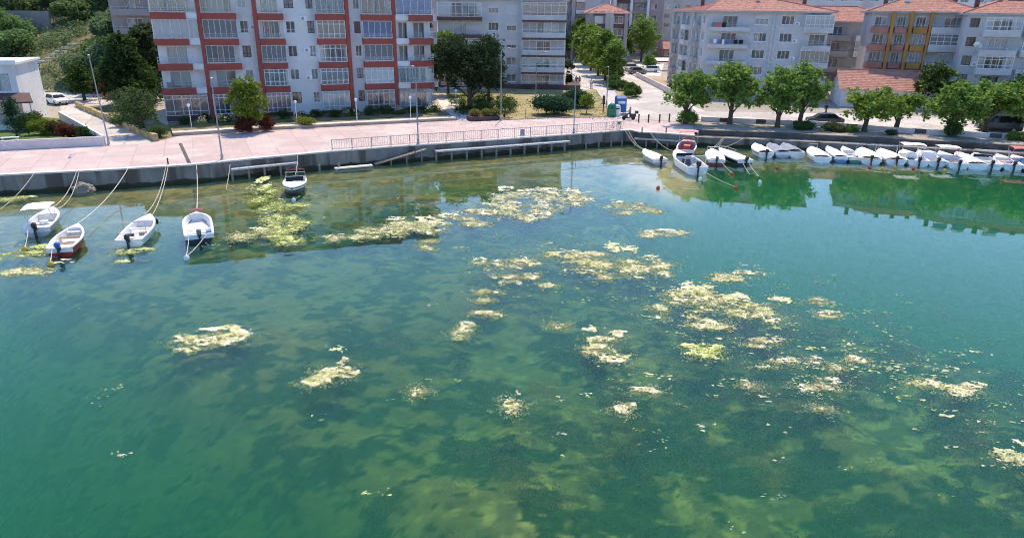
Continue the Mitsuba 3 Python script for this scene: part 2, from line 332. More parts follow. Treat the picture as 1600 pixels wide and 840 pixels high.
ledge = strip(right, -1.5, -0.02, -3.0, -0.62)
key = thing('mooring_ledge', 'low concrete mooring ledge in front of the dark wall', 'ledge')
put(key, ledge, 'quay_concrete')
put(tag('shore_strip', kind='structure'), drape and strip(right, 0.45, 7.2, -0.2, 0.008), 'shore_dirt')
drape('road', Polygon([(13.2, 95.6), (23.4, 90.8), (24.9, 92.4), (40.2, 89.2), (46.7, 85.2), (54.1, 82.5), (90, 72), (90, 92), (62, 97.5), (55, 100.4), (45, 101), (28, 101.5), (27, 111), (25.2, 148), (24, 176), (23, 262),
                       (11.6, 262), (11.8, 176), (10.5, 133), (14.6, 125.5), (13.6, 97)]), 'concrete_road', 0.008)
drape('side_road', Polygon([(-41.6, 70.1), (-38.0, 71.4), (-38.0, 75.6), (-60.8, 99.5), (-55, 104), (-52, 112), (-90, 113.5), (-90, 108), (-78, 107.5), (-66, 101), (-57, 87)]), 'concrete_road', 0.008)
drape('side_path', Polygon([(-7.2, 90.7), (-5.7, 89.9), (-6.9, 97.9), (-9.6, 112), (-12.5, 112), (-10.4, 101)]), 'path_concrete', 0.010)
drape('dry_lawn_ground', Polygon([(-1.7, 91.2), (5, 93.6), (13.2, 95.4), (13.6, 97), (14.5, 125), (10, 124.8), (-9.4, 124.2), (-9.4, 112), (-6.7, 98), (-2.2, 98)]), 'dry_lawn', 0.006)
drape('front_road', Polygon([(-12, 124.3), (10.2, 125), (14.3, 125.3), (10.4, 132), (-13, 127.6)]), 'path_concrete', 0.012)
drape('dirt_lot', Polygon([(28.2, 181), (40, 181), (50, 228), (32, 228)]), 'dirt', 0.010)
drape('parking_lot', Polygon([(25.4, 151), (31, 150), (38, 180.8), (25.5, 180.8)]), 'path_concrete', 0.012)
drape('grey_block_yard', Polygon([(27.4, 112), (31.5, 120), (34, 149.5), (25.7, 149.5)]), 'dirt', 0.014)
# median island with kerb
isl = [(17.6, 116.5), (20.1, 113.0), (21.3, 121), (20.6, 150), (18.6, 200), (16.9, 258), (14.9, 258), (17.0, 190), (18.3, 142)]
put(thing('median_kerb', 'pale kerb around the planted median island', 'kerb'), strip(isl + isl[:1], -0.12, 0.12, -0.02, 0.14), 'kerb_stone')
drape('median', Polygon(isl), 'dry_lawn', 0.06)
put(thing('lawn_kerb', 'low brown kerb between the dry lawn and pink promenade', 'kerb'), strip([(-1.6, 91.0), (5, 93.4), (13.2, 95.2), (14.0, 97), (14.6, 124.6)], 0.0, 0.16, -0.02, 0.12), 'kerb_stone')
# red block's garden: raised bed behind a kerb, white path
gk = [(-37.8, 76.0), (-28.2, 81.2), (-7.4, 90.6)]
put(thing('garden_kerb', 'long brown kerb wall edging the garden of the red and white block', 'kerb wall'), strip(gk, 0.0, 0.22, -0.05, 0.36), 'kerb_stone')
gp_ = strip(gk, 0.22, 1.7, -0.05, 0.33); put(tag('garden_path', kind='structure'), gp_, 'path_concrete')
put(tag('garden_bed', kind='structure'), strip(gk, 1.7, 9.0, -0.05, 0.30), 'garden_soil')
put(thing('garden_edging', 'brown timber edging between garden path and shaded shrubs', 'edging'), strip(gk, 1.7, 1.82, 0.25, 0.42), 'yellow_stone')
# low white wall with dark panels along the shore road
lw = np.array([(24.9, 92.2), (40.2, 89.0), (46.7, 85.0), (54.1, 82.2), (90, 71.5)])
key = thing('low_wall', 'low white wall with dark panels beside the shore road', 'low wall')
put(child(key, 'body'), strip(lw, 0, 0.28, -0.05, 0.62), 'garden_wall_white')
for a, b in ((lw[0], lw[1]), (lw[1], lw[2]), (lw[2], lw[3]), (lw[3], lw[4])):
    L = np.linalg.norm(b - a); u = (b - a) / L
    for s_ in np.arange(2.4, L - 1.5, 4.6):
        mb = strip([a + u * s_, a + u * (s_ + 1.25)], -0.03, -0.002, 0.06, 0.60); put(child(key, 'panel'), mb, 'dark_stone')
# wall of the parking side, in front of the grey block
put(thing('yard_wall', 'long low concrete wall running up the street by the grey block', 'wall'), strip([(24.9, 96.5), (27.2, 110.7), (25.4, 148.2)], -0.25, 0, -0.05, 0.95), 'garden_wall_white')
put(thing('boundary_wall', 'pale boundary wall behind the dirt lot', 'wall'), strip([(30, 230), (52, 229)], -0.3, 0, -0.1, 2.2), 'garden_wall_white')
# villa garden, walls
drape('villa_lawn', Polygon([(-90, 52.5), (-43.5, 71.2), (-58, 88), (-90, 100)]), 'green_lawn', 0.012)
put(thing('villa_front_wall', 'low pale pink wall between villa lawn and promenade', 'garden wall'), strip([(-90, 51.2), (-50.3, 66.7), (-42.0, 69.9)], 0, 0.3, -0.05, 0.95), 'garden_wall_white')
put(thing('villa_side_wall', 'low white wall between villa garden and side road', 'garden wall'), strip([(-42.0, 70.25), (-57.2, 87.3)], 0, 0.25, -0.05, 1.0), 'garden_wall_white')
key = thing('garden_retaining_wall', 'yellow stone retaining wall beside the side road', 'retaining wall')
ya, yb = np.array([-38.2, 72.6]), np.array([-62.6, 99.0]); L = np.linalg.norm(yb - ya); u = (yb - ya) / L
rng = random.Random(5)
put(child(key, 'core'), strip([ya, yb], -0.45, -0.08, -0.05, 0.62), 'yellow_stone')
s_ = 0.0
while s_ < L - 0.9:
    w = rng.uniform(0.7, 1.2)
    put(child(key, 'stone'), strip([ya + u * (s_ + .02), ya + u * (s_ + w - .02)], -0.5 + rng.uniform(0, .05), 0.0 + rng.uniform(-.04, .03), -0.04, 0.72 + rng.uniform(-.05, .05)), 'yellow_stone'); s_ += w
drape('side_garden', Polygon([(-38.0, 73.0), (-37.0, 77.5), (-45, 87), (-53, 97), (-56, 103), (-61.6, 98.7)]), 'garden_soil', 0.016)

# ================================================================ buildings
UCUBE = lambda: MB().box(-.5, .5, -.5, .5, -.5, .5)
UQUAD = lambda: ((np.array([(-.5, 0, -.5), (.5, 0, -.5), (.5, 0, .5), (-.5, 0, .5)])), np.array([[0, 1, 2], [0, 2, 3]]))
def _pleat():
    x = np.linspace(-.5, .5, 19); y = np.where(np.arange(19) % 2, .5, -.5); b = MB()
    v = np.concatenate([np.column_stack([x, y, np.full(19, -.5)]), np.column_stack([x, y, np.full(19, .5)])])
    return b.add(v, [[i, i + 1, i + 20, i + 19] for i in range(18)])
class Face:
    """One facade plane of a block: a along it, d out of it, z up, with the block's placing M."""
    def __init__(s, M, O, ex):
        s.M, s.O, s.ex = M, np.array(O, float), np.array(ex, float); s.n = np.array([s.ex[1], -s.ex[0]])
    def p(s, a, d, z):
        q = s.O + s.ex * a + s.n * d; return (q[0], q[1], z)
    def box(s, mb, a0, a1, d0, d1, z0, z1):
        return mb.hexa([s.p(a0, d1, z0), s.p(a1, d1, z0), s.p(a1, d0, z0), s.p(a0, d0, z0), s.p(a0, d1, z1), s.p(a1, d1, z1), s.p(a1, d0, z1), s.p(a0, d0, z1)])
    def mat(s, a, d, z, w, t, h):
        """Placing of a unit piece: w along, t out, h high."""
        R = np.eye(4); R[:2, 0] = s.ex * w; R[:2, 1] = -s.n * t; R[2, 2] = h; R[:3, 3] = s.p(a, d, z); return s.M @ R
    def pane(s, parent, a0, a1, d, z0, z1): reuse(child(parent, 'pane'), 'quad', UQUAD, 'pane_glass', s.mat((a0 + a1) / 2, d, (z0 + z1) / 2, a1 - a0, 1, z1 - z0))
    def side_pane(s, parent, a, d0, d1, z0, z1):
        R = np.eye(4); R[:2, 0] = s.n * (d1 - d0); R[:2, 1] = s.ex; R[2, 2] = z1 - z0; R[:3, 3] = s.p(a, (d0 + d1) / 2, (z0 + z1) / 2)
        reuse(child(parent, 'pane'), 'quad', UQUAD, 'pane_glass', s.M @ R)
    def bar(s, parent, name, mat, a0, a1, d0, d1, z0, z1): reuse(child(parent, name), 'cube', UCUBE, mat, s.mat((a0 + a1) / 2, (d0 + d1) / 2, (z0 + z1) / 2, a1 - a0, d1 - d0, z1 - z0))
    def cloth(s, parent, name, mat, a0, a1, d, z0, z1, t=.06): reuse(child(parent, name), 'pleat', _pleat, mat, s.mat((a0 + a1) / 2, d, (z0 + z1) / 2, a1 - a0, t, z1 - z0))
def holed(mb, F, L, z0, z1, holes, a_start=0.0, depth=0.22):
    A = sorted({a_start, L, *[h[0] for h in holes], *[h[1] for h in holes]}); Z = sorted({z0, z1, *[h[2] for h in holes], *[h[3] for h in holes]})
    for a, b in zip(A, A[1:]):
        run = None
        for c, d in list(zip(Z, Z[1:])) + [(None, None)]:
            solid = c is not None and not any(h[0] < (a + b) / 2 < h[1] and h[2] < (c + d) / 2 < h[3] for h in holes)
            if solid: run = (run[0], d) if run else (c, d)
            elif run:
                mb.add([F.p(a, 0, run[0]), F.p(b, 0, run[0]), F.p(b, 0, run[1]), F.p(a, 0, run[1])], [[0, 1, 2, 3]]); run = None
    for a0, a1, c0, c1 in holes:     # reveals
        for q in ([(a0, c0), (a0, c1)], [(a1, c1), (a1, c0)], [(a0, c1), (a1, c1)], [(a1, c0), (a0, c0)]):
            (pa, pz), (qa, qz) = q
            mb.add([F.p(pa, 0, pz), F.p(qa, 0, qz), F.p(qa, -depth, qz), F.p(pa, -depth, pz)], [[0, 1, 2, 3]])
CURT = ['curtain_white', 'curtain_white', 'curtain_cream', 'curtain_grey', 'curtain_rose']
def window(F, b, a0, a1, z0, z1, n, fm, R, shutter=None, curtain=None, sill=True, low=0.0, name='window'):
    k = child(b, name); mb = MB(); t = 0.07; d0, d1 = -0.16, -0.08
    for q in np.linspace(a0 + t / 2, a1 - t / 2, n + 1): F.box(mb, q - t / 2, q + t / 2, d0, d1, z0, z1)
    for z in (z0 + t / 2, z1 - t / 2) + ((z0 + low,) if low else ()): F.box(mb, a0, a1, d0 + .005, d1 - .005, z - t / 2, z + t / 2)
    put(k, mb, fm, M=F.M)
    if sill: F.bar(k, 'sill', 'white_paint', a0 - .08, a1 + .08, -.05, .09, z0 - .07, z0 - .002)
    if shutter: F.bar(k, 'shutter', 'shutter', a0 + .02, a1 - .02, -.07, -.03, z0 + (z1 - z0) * (1 - shutter), z1 - .02)
    if shutter != 1:
        for i in range(n): F.pane(k, a0 + (a1 - a0) * i / n + .05, a0 + (a1 - a0) * (i + 1) / n - .05, -.12, z0 + .06, z1 - .06)
        if curtain:
            w = (a1 - a0) * R.choice([.35, .5, 1, 1]); o = R.choice([0, a1 - a0 - w]); F.cloth(k, 'curtain', curtain, a0 + o, a0 + o + w, -.3, z0, z1)
    F.bar(k, 'room', 'room_wall', a0 - .02, a1 + .02, -1.6, -1.5, z0 - .02, z1 + .02)
def balcony(F, b, a0, a1, z, top, depth, R, style, bm, band=(-.8, 0.), fm='frame_white', n=5, curtain=None, rails=True, a_glass=None, sides=(True, True)):
    """A projecting balcony: band (parapet and slab edge) from z+band[0] to z+band[1], then glazing or a railing up to top."""
    k = child(b, 'balcony'); mb = MB(); zs = z + band[0]
    F.box(mb, a0, a1, -.05, depth, zs, zs + .16)
    F.box(mb, a0, a1, depth - .12, depth, zs + .16, z + band[1]); F.box(mb, a0, a0 + .12, -.05, depth - .12, zs + .16, z + band[1]); F.box(mb, a1 - .12, a1, -.05, depth - .12, zs + .16, z + band[1])
    put(k, mb, bm, M=F.M)
    g0, g1 = a_glass or (a0 + .03, a1 - .03)
    zb = z + band[1]
    if style in ('glazed', 'glazed2', 'winter'):
        f = child(k, 'frame'); mb = MB(); t = .075 if style != 'glazed' else .045; dd = depth - .10
        for q in np.linspace(g0 + t / 2, g1 - t / 2, n + 1): F.box(mb, q - t / 2, q + t / 2, dd, dd + .06, zb + .002, top)
        for zz in [zb + .04, top - .04] + ([zb + .55] if style != 'glazed' else []) + ([top - .45] if style == 'winter' else []): F.box(mb, g0, g1, dd + .004, dd + .055, zz - .035, zz + .035)
        for on, q in zip(sides, (g0, g1 - t)):
            if on: F.box(mb, q, q + t, 0.02, .08, zb, top); F.box(mb, q + .005, q + t - .005, 0.08, dd, top - .07, top - .01)
        put(f, mb, fm, M=F.M)
        for i in range(n): F.pane(k, g0 + (g1 - g0) * i / n + .03, g0 + (g1 - g0) * (i + 1) / n - .03, dd + .03, zb + .05, top - .05)
        for on, q in zip(sides, (g0 + .02, g1 - .02)):
            if on: F.side_pane(k, q, .05, dd, zb + .02, top - .02)
    if style in ('glazed', 'open', 'open_solid') and rails:
        r = child(k, 'railing'); mb = MB(); e = depth + .06 if style == 'glazed' else depth - .06; h = .55 if style == 'glazed' else .75
        for zz in ((zb + h, zb + h * .55, zb + .12) if style != 'open_solid' else (zb + .3,)): F.box(mb, a0, a1, e - .025, e + .025, zz - .025, zz + .025)
        for q in np.linspace(a0 + .03, a1 - .03, max(3, int((a1 - a0) / .9))): F.box(mb, q - .02, q + .02, e - .02, e + .02, zb - .1, zb + h)
        if style == 'open':
            for q in (a0 + .03, a1 - .03):
                for zz in (zb + h, zb + h * .55): F.box(mb, q - .02, q + .02, 0, e - .03, zz - .02, zz + .02)
        put(r, mb, 'rail_metal', M=F.M)
    if curtain and style not in ('open', 'open_solid'):
        parts = R.choice([1, 1, 2, 3]); m = depth - .26
        for i in range(parts):
            w = (g1 - g0) / parts
            if parts == 1 or R.random() < .75: F.cloth(k, 'curtain', curtain, g0 + i * w + .08, g0 + (i + 1) * w - .08 - (w * .3 if parts > 1 else 0), m, zb + .06, top - .08, .08)
    if style == 'open' and R.random() < .45:     # washing hung out along the railing
        q = a0 + R.uniform(.3, .8)
        while q < a1 - .9 and R.random() < .9:
            w = R.uniform(.35, .7); F.bar(k, 'washing', R.choice(['canvas_white', 'canvas_white', 'canvas_blue', 'canvas_red', 'cloth_grey', 'cloth_black', 'curtain_cream']), q, q + w, depth + .02, depth + .05, zb + R.uniform(-.1, .15), zb + .74); q += w + R.uniform(.05, .3)
    if style == 'open' and R.random() < .5:     # things kept on the balcony belong to the flat: a folded chair, a pot
        q = R.uniform(a0 + .5, a1 - .7); mb = MB(); F.box(mb, q, q + .45, .3, .75, zs + .16, zs + .6); F.box(mb, q, q + .45, .3, .36, zs + .6, zs + 1.05); put(child(k, 'chair'), mb, 'canvas_white', M=F.M)
def hip_roof(b, M, x0, x1, y0, y1, z, h, over=.7, mat='roof_tile', ridge_in=None, quad=None, line=None):
    x0, x1, y0, y1 = x0 - over, x1 + over, y0 - over, y1 + over; w = min(x1 - x0, y1 - y0) / 2 if ridge_in is None else ridge_in; ym = (y0 + y1) / 2; xm = (x0 + x1) / 2
    if x1 - x0 >= y1 - y0: r = [(x0 + w, ym, z + h), (x1 - w, ym, z + h)]
    else: r = [(xm, y0 + w, z + h), (xm, y1 - w, z + h)]
    e = [(x0, y0, z), (x1, y0, z), (x1, y1, z), (x0, y1, z)]; mb = MB(); k = child(b, 'roof')
    if quad:
        c = np.mean(quad, 0); e = [(*(c + (np.array(q) - c) * (1 + over / 11)), z) for q in quad]; r = [(*line[0], z + h), (*line[1], z + h)]
    A, B = r
    faces = [[e[0], e[1], B, A], [e[2], e[3], A, B], [e[1], e[2], B, B], [e[3], e[0], A, A]] if x1 - x0 >= y1 - y0 else [[e[0], e[1], A, A], [e[1], e[2], B, A], [e[2], e[3], B, B], [e[3], e[0], A, B]]
    for q in faces:      # tiled slopes: courses as steps, each a little proud of the one above it
        q = np.array(q, float); nr = max(4, int(np.linalg.norm(q[3] - q[0]) / .38))
        for i in range(nr):
            t0, t1 = i / nr, (i + 1) / nr; up = .03
            l0, l1, r0, r1 = q[0] + (q[3] - q[0]) * t0, q[0] + (q[3] - q[0]) * t1, q[1] + (q[2] - q[1]) * t0, q[1] + (q[2] - q[1]) * t1
            mb.add([l0 + (0, 0, up), r0 + (0, 0, up), r1, l1, l0, r0], [[0, 1, 2], [0, 2, 3], [4, 5, 1], [4, 1, 0]])
    put(k, mb, mat, M=M)
    c = np.mean(e, 0); q = [c + (np.array(p) - c) * .996 for p in e]; mb = MB(); mb.hexa([(p[0], p[1], z - .22) for p in q] + [(p[0], p[1], z - .005) for p in q]); put(child(k, 'eave'), mb, 'grey_wall', M=M)
    mb = MB()
    for c in [(e[0], A), (e[1], B if x1 - x0 >= y1 - y0 else A), (A, B)]: mb.tube([np.add(c[0], (0, 0, .05)), np.add(c[1], (0, 0, .05))], .11, 6)
    put(child(k, 'ridge'), mb, mat, M=M)
    return k
def chimney(k, M, x, y, z, h=1.5, w=.6, mat='brown_band'):
    mb = MB(); mb.box(x - w / 2, x + w / 2, y - w / 2, y + w / 2, z - 1.2, z + h); mb.box(x - w / 2 - .08, x + w / 2 + .08, y - w / 2 - .08, y + w / 2 + .08, z + h, z + h + .12); put(child(k, 'chimney'), mb, mat, M=M)
def shell(mb, L, D, z0, z1, skip=('front',), top=True, bl=None):
    P = [(0, 0), (L, 0), (L, D), bl or (0, D)]
    for nme, (a, b) in zip(('front', 'right', 'back', 'left'), zip(P, P[1:] + P[:1])):
        if nme not in skip: mb.add([(*a, z0), (*b, z0), (*b, z1), (*a, z1)], [[0, 1, 2, 3]])
    if top: mb.add([(*p, z1) for p in P], [[0, 1, 2, 3]])

# ---- the red and white block on the promenade
def red_block():
    R = random.Random(11); L, D = 34.4, 14.0
    b = thing('apartment_block', 'large white apartment block with red balcony bands and red pillars facing the promenade', 'apartment block')
    M = M4(-43.76, 87.59, 0, rad(21.57)); F = Face(M, (0, 0), (1, 0)); zt = 17.25
    base = [2.2, 5.6, 8.5, 11.45, 14.45]; tops = [4.75, 7.72, 10.67, 13.67, 16.75]
    holes, wins = [], []
    for k, (z, t) in enumerate(zip(base, tops)):
        for a0, a1, n in ((9.75, 10.75, 2), (15.3, 16.45, 2), (18.0, 18.85, 2), (24.0, 24.85, 2)):
            w = (a0, a1, z + .62 if k else z + 1.0, t - .12); holes.append(w); wins.append((w, n, False))
        for a0, a1 in ((0.9, 3.3), (6.2, 8.6), (12.4, 14.6), (19.7, 22.1), (25.7, 28.1), (29.9, 31.2), (32.0, 33.6)):
            w = (a0, a1, z - (.55 if k else -.05), t - .15); holes.append(w); wins.append((w, 3, True))
    mb = MB(); holed(mb, F, L, 1.2, zt, holes); shell(mb, L, D, 1.2, zt); put(child(b, 'wall'), mb, 'white_wall', M=M)
    for w, n, door in wins:
        if door: window(F, b, *w, 2, 'frame_white', R, sill=False, curtain=R.choice([None, 'curtain_white', 'curtain_cream']), name='balcony_door')
        else: window(F, b, *w, n, R.choice(['frame_white', 'frame_white', 'frame_brown']), R, curtain=R.choice(CURT), low=.45 if R.random() < .5 else 0)
    for a0, a1 in ((4.98, 5.42), (11.42, 11.9), (22.78, 23.28), (28.92, 29.4)):
        mb = MB(); F.box(mb, a0, a1, -.05, 1.0, 1.3, zt); put(child(b, 'pillar'), mb, 'red_band', M=M)
    for a0, a1, d in ((-.1, 4.97, 1.15), (5.43, 9.5, .95), (11.95, 15.1, .95), (19.0, 22.7, .95), (24.95, 28.9, .95), (29.45, 34.4, 1.3)): F.bar(b, 'plinth', 'plinth', a0, a1, .003, d, 1.3, 2.1)
    for a in (12.3, 19.4, 25.3, 27.2): F.bar(b, 'basement_window', 'curtain_grey', a, a + 1.5, .955, .97, 1.55, 1.85)
    #        A          B        C          D          E        F   per floor, from the ground
    st = [['winter', 'winter', 'winter', 'winter', 'winter', 'winter'], ['open', 'open', 'winter', 'winter', 'winter', 'glazed'], ['open', 'glazed', 'glazed', 'winter', 'glazed', 'open'],
          ['glazed', 'glazed', 'glazed', 'winter', 'glazed', 'open'], ['glazed', 'glazed', 'glazed', 'glazed', 'glazed', 'glazed']]
    cu = [['curtain_rose', 'curtain_grey', 'curtain_rose', 'curtain_white', 'curtain_rose', None], [None, None, 'curtain_grey', 'curtain_grey', 'curtain_white', 'curtain_grey'], [None, 'curtain_grey', 'curtain_grey', 'curtain_grey', 'curtain_grey', None],
          ['curtain_white', 'curtain_grey', None, 'curtain_cream', 'canvas_blue', None], ['curtain_cream', 'curtain_cream', None, 'curtain_grey', 'curtain_rose', 'canvas_blue']]
    cols = [(-.15, 3.7, 1.15, 5), (5.45, 9.45, 1.05, 6), (11.95, 15.05, 1.05, 5), (19.05, 22.72, 1.05, 5), (24.95, 28.88, 1.05, 5), (31.2, 34.5, 1.3, 4)]
    for k in range(5):
        for j, (a0, a1, d, n) in enumerate(cols):
            g = (-.1, 4.9) if j == 0 else (29.46, 34.4) if (j == 5 and st[k][j] != 'open') else (a0 + .03, a1 - .03)
            top = tops[k] + (.0 if k < 4 else .35)
            if k == 0:
                balcony(F, b, a0 if j not in (0, 5) else g[0], a1 if j not in (0,) else g[1], base[0], top, d, R, st[k][j], 'plinth', band=(-.12, .05), n=n, curtain=cu[k][j], a_glass=g, fm='frame_white' if j != 5 else 'frame_grey')
            else: balcony(F, b, a0, a1, base[k], top, d, R, st[k][j], 'red_band', n=n if j != 5 else 5, curtain=cu[k][j], a_glass=g)
            if k and j in (0, 5):      # the white stretch of parapet beside the red band
                mb = MB(); q = (3.72, 4.96) if j == 0 else (29.42, 31.18); F.box(mb, *q, -.03, .95, base[k] - .72, base[k] - .01); put(child(b, 'parapet'), mb, 'white_wall', M=M)
    for j, (a0, a1, d, n) in enumerate(cols): mb = MB(); F.box(mb, a0, a1, -.04, d + .02, 17.1, 17.5); put(child(b, 'eave_band'), mb, 'red_band', M=M)
    S = Face(M, (L, 0), (0, 1))     # side towards the path: open side balconies at the corner
    for k in range(1, 5): balcony(S, b, .1, 4.0, base[k], tops[k], 1.0, R, 'open', 'white_wall')
    hip_roof(b, M, 0, L, 0, D, 17.5, 0.75, .45)
    for a, z in ((17.15, 13.6), (17.3, 9.7), (17.2, 6.2), (10.9, 12.5)):
        k = thing('air_conditioner', {17.15: 'white air conditioner box high on the white strip of the red-banded block', 17.3: 'white air conditioner box halfway up the white strip of the red-banded block', 17.2: 'white air conditioner box low on the white strip of the red-banded block', 10.9: 'white air conditioner box beside a red pillar high on the red-banded block'}[a], 'air conditioner')
        mb = MB(); F.box(mb, a, a + .8, .003, .33, z, z + .55); put(child(k, 'case'), mb, 'boat_white', M=M)
        mb = MB(); q = F.p(a + .3, .335, z + .27); mb.tube([q, np.add(q, (0, -.02, 0))], .2, 12); put(child(k, 'fan'), mb, 'frame_grey', M=M)
red_block()

# ---- generic block: floors of window and balcony features
def block(label, M, L, D, z0, floors, pitch, wall, feats, roof=None, left=(), right=(), ground=0.0, cat='apartment block', seed=1, over=.7, group=None, ridge=None, parapet=.3, bl=None, line=None, short=None):
    R = random.Random(seed); b = thing('apartment_block', label, cat, group); zt = z0 + ground + floors * pitch + parapet
    mb = MB(); post = []
    for nme, O, ex, W, fs in (('front', (0, 0), (1, 0), L, feats), ('left', bl or (0, D), (0, -1) if not bl else tuple(-np.array(bl) / np.hypot(*bl)), D if not bl else float(np.hypot(*bl)), left), ('right', (L, 0), (0, 1), D, right)):
        if not fs: continue
        F = Face(M, O, ex); holes = []
        for k in range(floors):
            z = z0 + ground + k * pitch
            for f in fs:
                if f.get('only') and k not in f['only']: continue
                if f['t'] == 'w': h = (f['a'], f['b'], z + f.get('z0', .95), z + f.get('z1', 2.3)); holes.append(h); post.append((F, f, z, h, k))
                elif f['t'] == 'b':
                    m = (f['a'] + f['b']) / 2; w = min(2.4, (f['b'] - f['a']) * .7) / 2; h = (m - w, m + w, z + .05, z + 2.2); holes.append(h); post.append((F, f, z, h, k))
        for f in fs:
            if f['t'] == 'p': q = MB(); F.box(q, f['a'], f['b'], -.03, f.get('d', .6), z0 - .6, zt - .02); put(child(b, 'pillar'), q, f['m'], M=M)
        holed(mb, F, W, z0 - .6, zt, holes)
    done = ['front'] + [n for n, s_ in (('left', left), ('right', right)) if s_]
    shell(mb, L, D, z0 - .6, zt, skip=done, bl=bl); put(child(b, 'wall'), mb, wall, M=M)
    for F, f, z, h, k in post:
        sh = f.get('shut', 0)
        if f['t'] == 'w': window(F, b, *h, f.get('n', 2), f.get('fm', 'frame_white'), R, shutter=R.choice([1, .6, .4]) if R.random() < sh else None, curtain=R.choice(CURT + [None]))
        else:
            window(F, b, *h, 3, 'frame_white', R, sill=False, curtain=R.choice(CURT + [None, None]), name='balcony_door')
            st = f['s'] if isinstance(f['s'], str) else f['s'][k % len(f['s'])]
            balcony(F, b, f['a'], f['b'], z, z + pitch + f.get('band', (-.25, .75))[0] - .02, f.get('d', 1.2), R, st, f.get('m', wall), band=f.get('band', (-.25, .75)), n=f.get('n', 5), fm=f.get('fm', 'frame_white'),
                    curtain=R.choice(CURT + [None, None]) if f.get('cur', 1) else None)
    if short:      # air conditioners beside some of the openings
        for F, f, z, h, k in post:
            if R.random() < .22 and f['t'] == 'w':
                a = h[1] + .15; k2 = thing('air_conditioner', 'white air conditioner box on the wall of the ' + short, 'air conditioner', 'air conditioners on the ' + short)
                mb = MB(); F.box(mb, a, a + .75, .003, .32, h[2] - .1, h[2] + .42); put(child(k2, 'case'), mb, 'boat_white', M=M); q = F.p(a + .3, .325, h[2] + .16); q2 = F.p(a + .3, .345, h[2] + .16); put(child(k2, 'fan'), MB().tube([q, q2], .19, 10), 'frame_grey', M=M)
    if roof: return b, hip_roof(b, M, 0, L, 0, D, zt, roof, over, ridge_in=ridge, quad=[(0, 0), (L, 0), (L, D), bl] if bl else None, line=line), zt
    return b, None, zt
W = lambda a, b, **k: dict(t='w', a=a, b=b, **k)
B = lambda a, b, s='glazed', **k: dict(t='b', a=a, b=b, s=s, **k)
P = lambda a, b, m, **k: dict(t='p', a=a, b=b, m=m, **k)

# white block behind the pine
MW = M4(-13.6, 127.8, 0, rad(-1.5))
bk, rf, zt = block('pale white apartment block behind the pine with glazed balconies at both ends', MW, 22.6, 14, 2.25, 5, 2.9, 'cool_wall',
      [B(0.0, 7.8, ['winter', 'open', 'winter', 'open_solid', 'winter'], m='brown_band', band=(-.3, .3), n=7), W(8.9, 10.7, n=3, shut=.3), W(12.1, 13.9, n=2, shut=.75), B(14.9, 22.5, ['winter', 'winter', 'winter', 'glazed2', 'winter'], m='cool_wall', band=(-.1, .65), n=6, d=1.4),
       P(14.6, 14.9, 'cool_wall', d=1.0)], roof=.7, ground=.0, seed=3, over=.5, short='pale white block')
F = Face(MW, (0, 0), (1, 0))
for k in range(5):
    mb = MB(); F.box(mb, 14.85, 22.55, -.03, 1.5, 2.25 + 2.9 * k - .42, 2.25 + 2.9 * k - .105); put(child(bk, 'slab_band'), mb, 'brown_band', M=MW)
mb = MB(); F.box(mb, 8.5, 25.4, 1.6, 2.6, 1.5, 3.0); F.box(mb, 23.2, 25.4, -9, 1.6, 1.5, 3.0); put(thing('planter', 'long red brick planter wall at the foot of the pale white block', 'planter'), mb, 'plinth', M=MW)
# block at the upper left behind the hedge
block('weathered grey apartment block at upper left behind the slope trees', M4(-66.0, 118.5, 0, rad(12)), 26, 13, 5.2, 5, 2.95, 'mauve_wall',
      [B(0.5, 6.6, 'open_solid', m='mauve_wall', band=(-.3, .7)), W(7.6, 9.2, shut=.4), B(10.5, 16.6, ['open_solid', 'winter'], m='mauve_wall', band=(-.3, .7)), W(17.6, 19, n=2), B(20, 25.6, ['winter', 'open_solid'], m='mauve_wall', band=(-.3, .7))], seed=5, ground=.0, roof=1.0)
# grey corner block with the red hip roof
MG = M4(32.0, 121.0, 0, rad(-19)); GL, GD = 18.8, 23.0
bk, rf, zt = block('grey five storey corner block with red hipped roof beyond the shore trees', MG, GL, GD, 2.0, 5, 2.66, 'cool_wall',
      [B(.4, 6.9, ['open', 'open', 'open_solid', 'open', 'open'], band=(-.2, .45), d=1.1), W(7.6, 9.6, n=3, shut=.35), P(10.3, 10.6, 'cool_wall', d=.35), W(11.6, 13.5, n=3, shut=.3), B(15.1, 19.4, ['winter', 'open', 'glazed', 'open', 'winter'], band=(-.2, .5), n=6)],
      roof=3.2, seed=7, short='grey corner block', bl=(-8.6, 23.6), line=((3.0, 9.5), (11.0, 10.5)), left=[W(.8, 2.1, n=2), P(3.0, 3.5, 'cool_wall', d=.5), B(4.0, 6.8, ['open', 'open_solid'], d=.9, m='grey_wall', band=(-.2, .6)), W(8.0, 9.2, n=2), P(10.0, 10.6, 'cool_wall', d=.55), B(11.2, 14.2, ['open_solid', 'winter'], d=.9, m='white_wall', band=(-.2, .6)),
      W(15.2, 16.6, n=2), P(17.6, 18.2, 'cool_wall', d=.55), B(18.8, 21.6, ['open', 'open_solid'], d=.9, m='grey_wall', band=(-.2, .6)), W(22.6, 23.8, n=2)], over=.9)
for x, y in ((-2.0, 12), (13.0, 14), (15.0, 9)): chimney(rf, MG, x, y, zt + 1.2, 1.1)
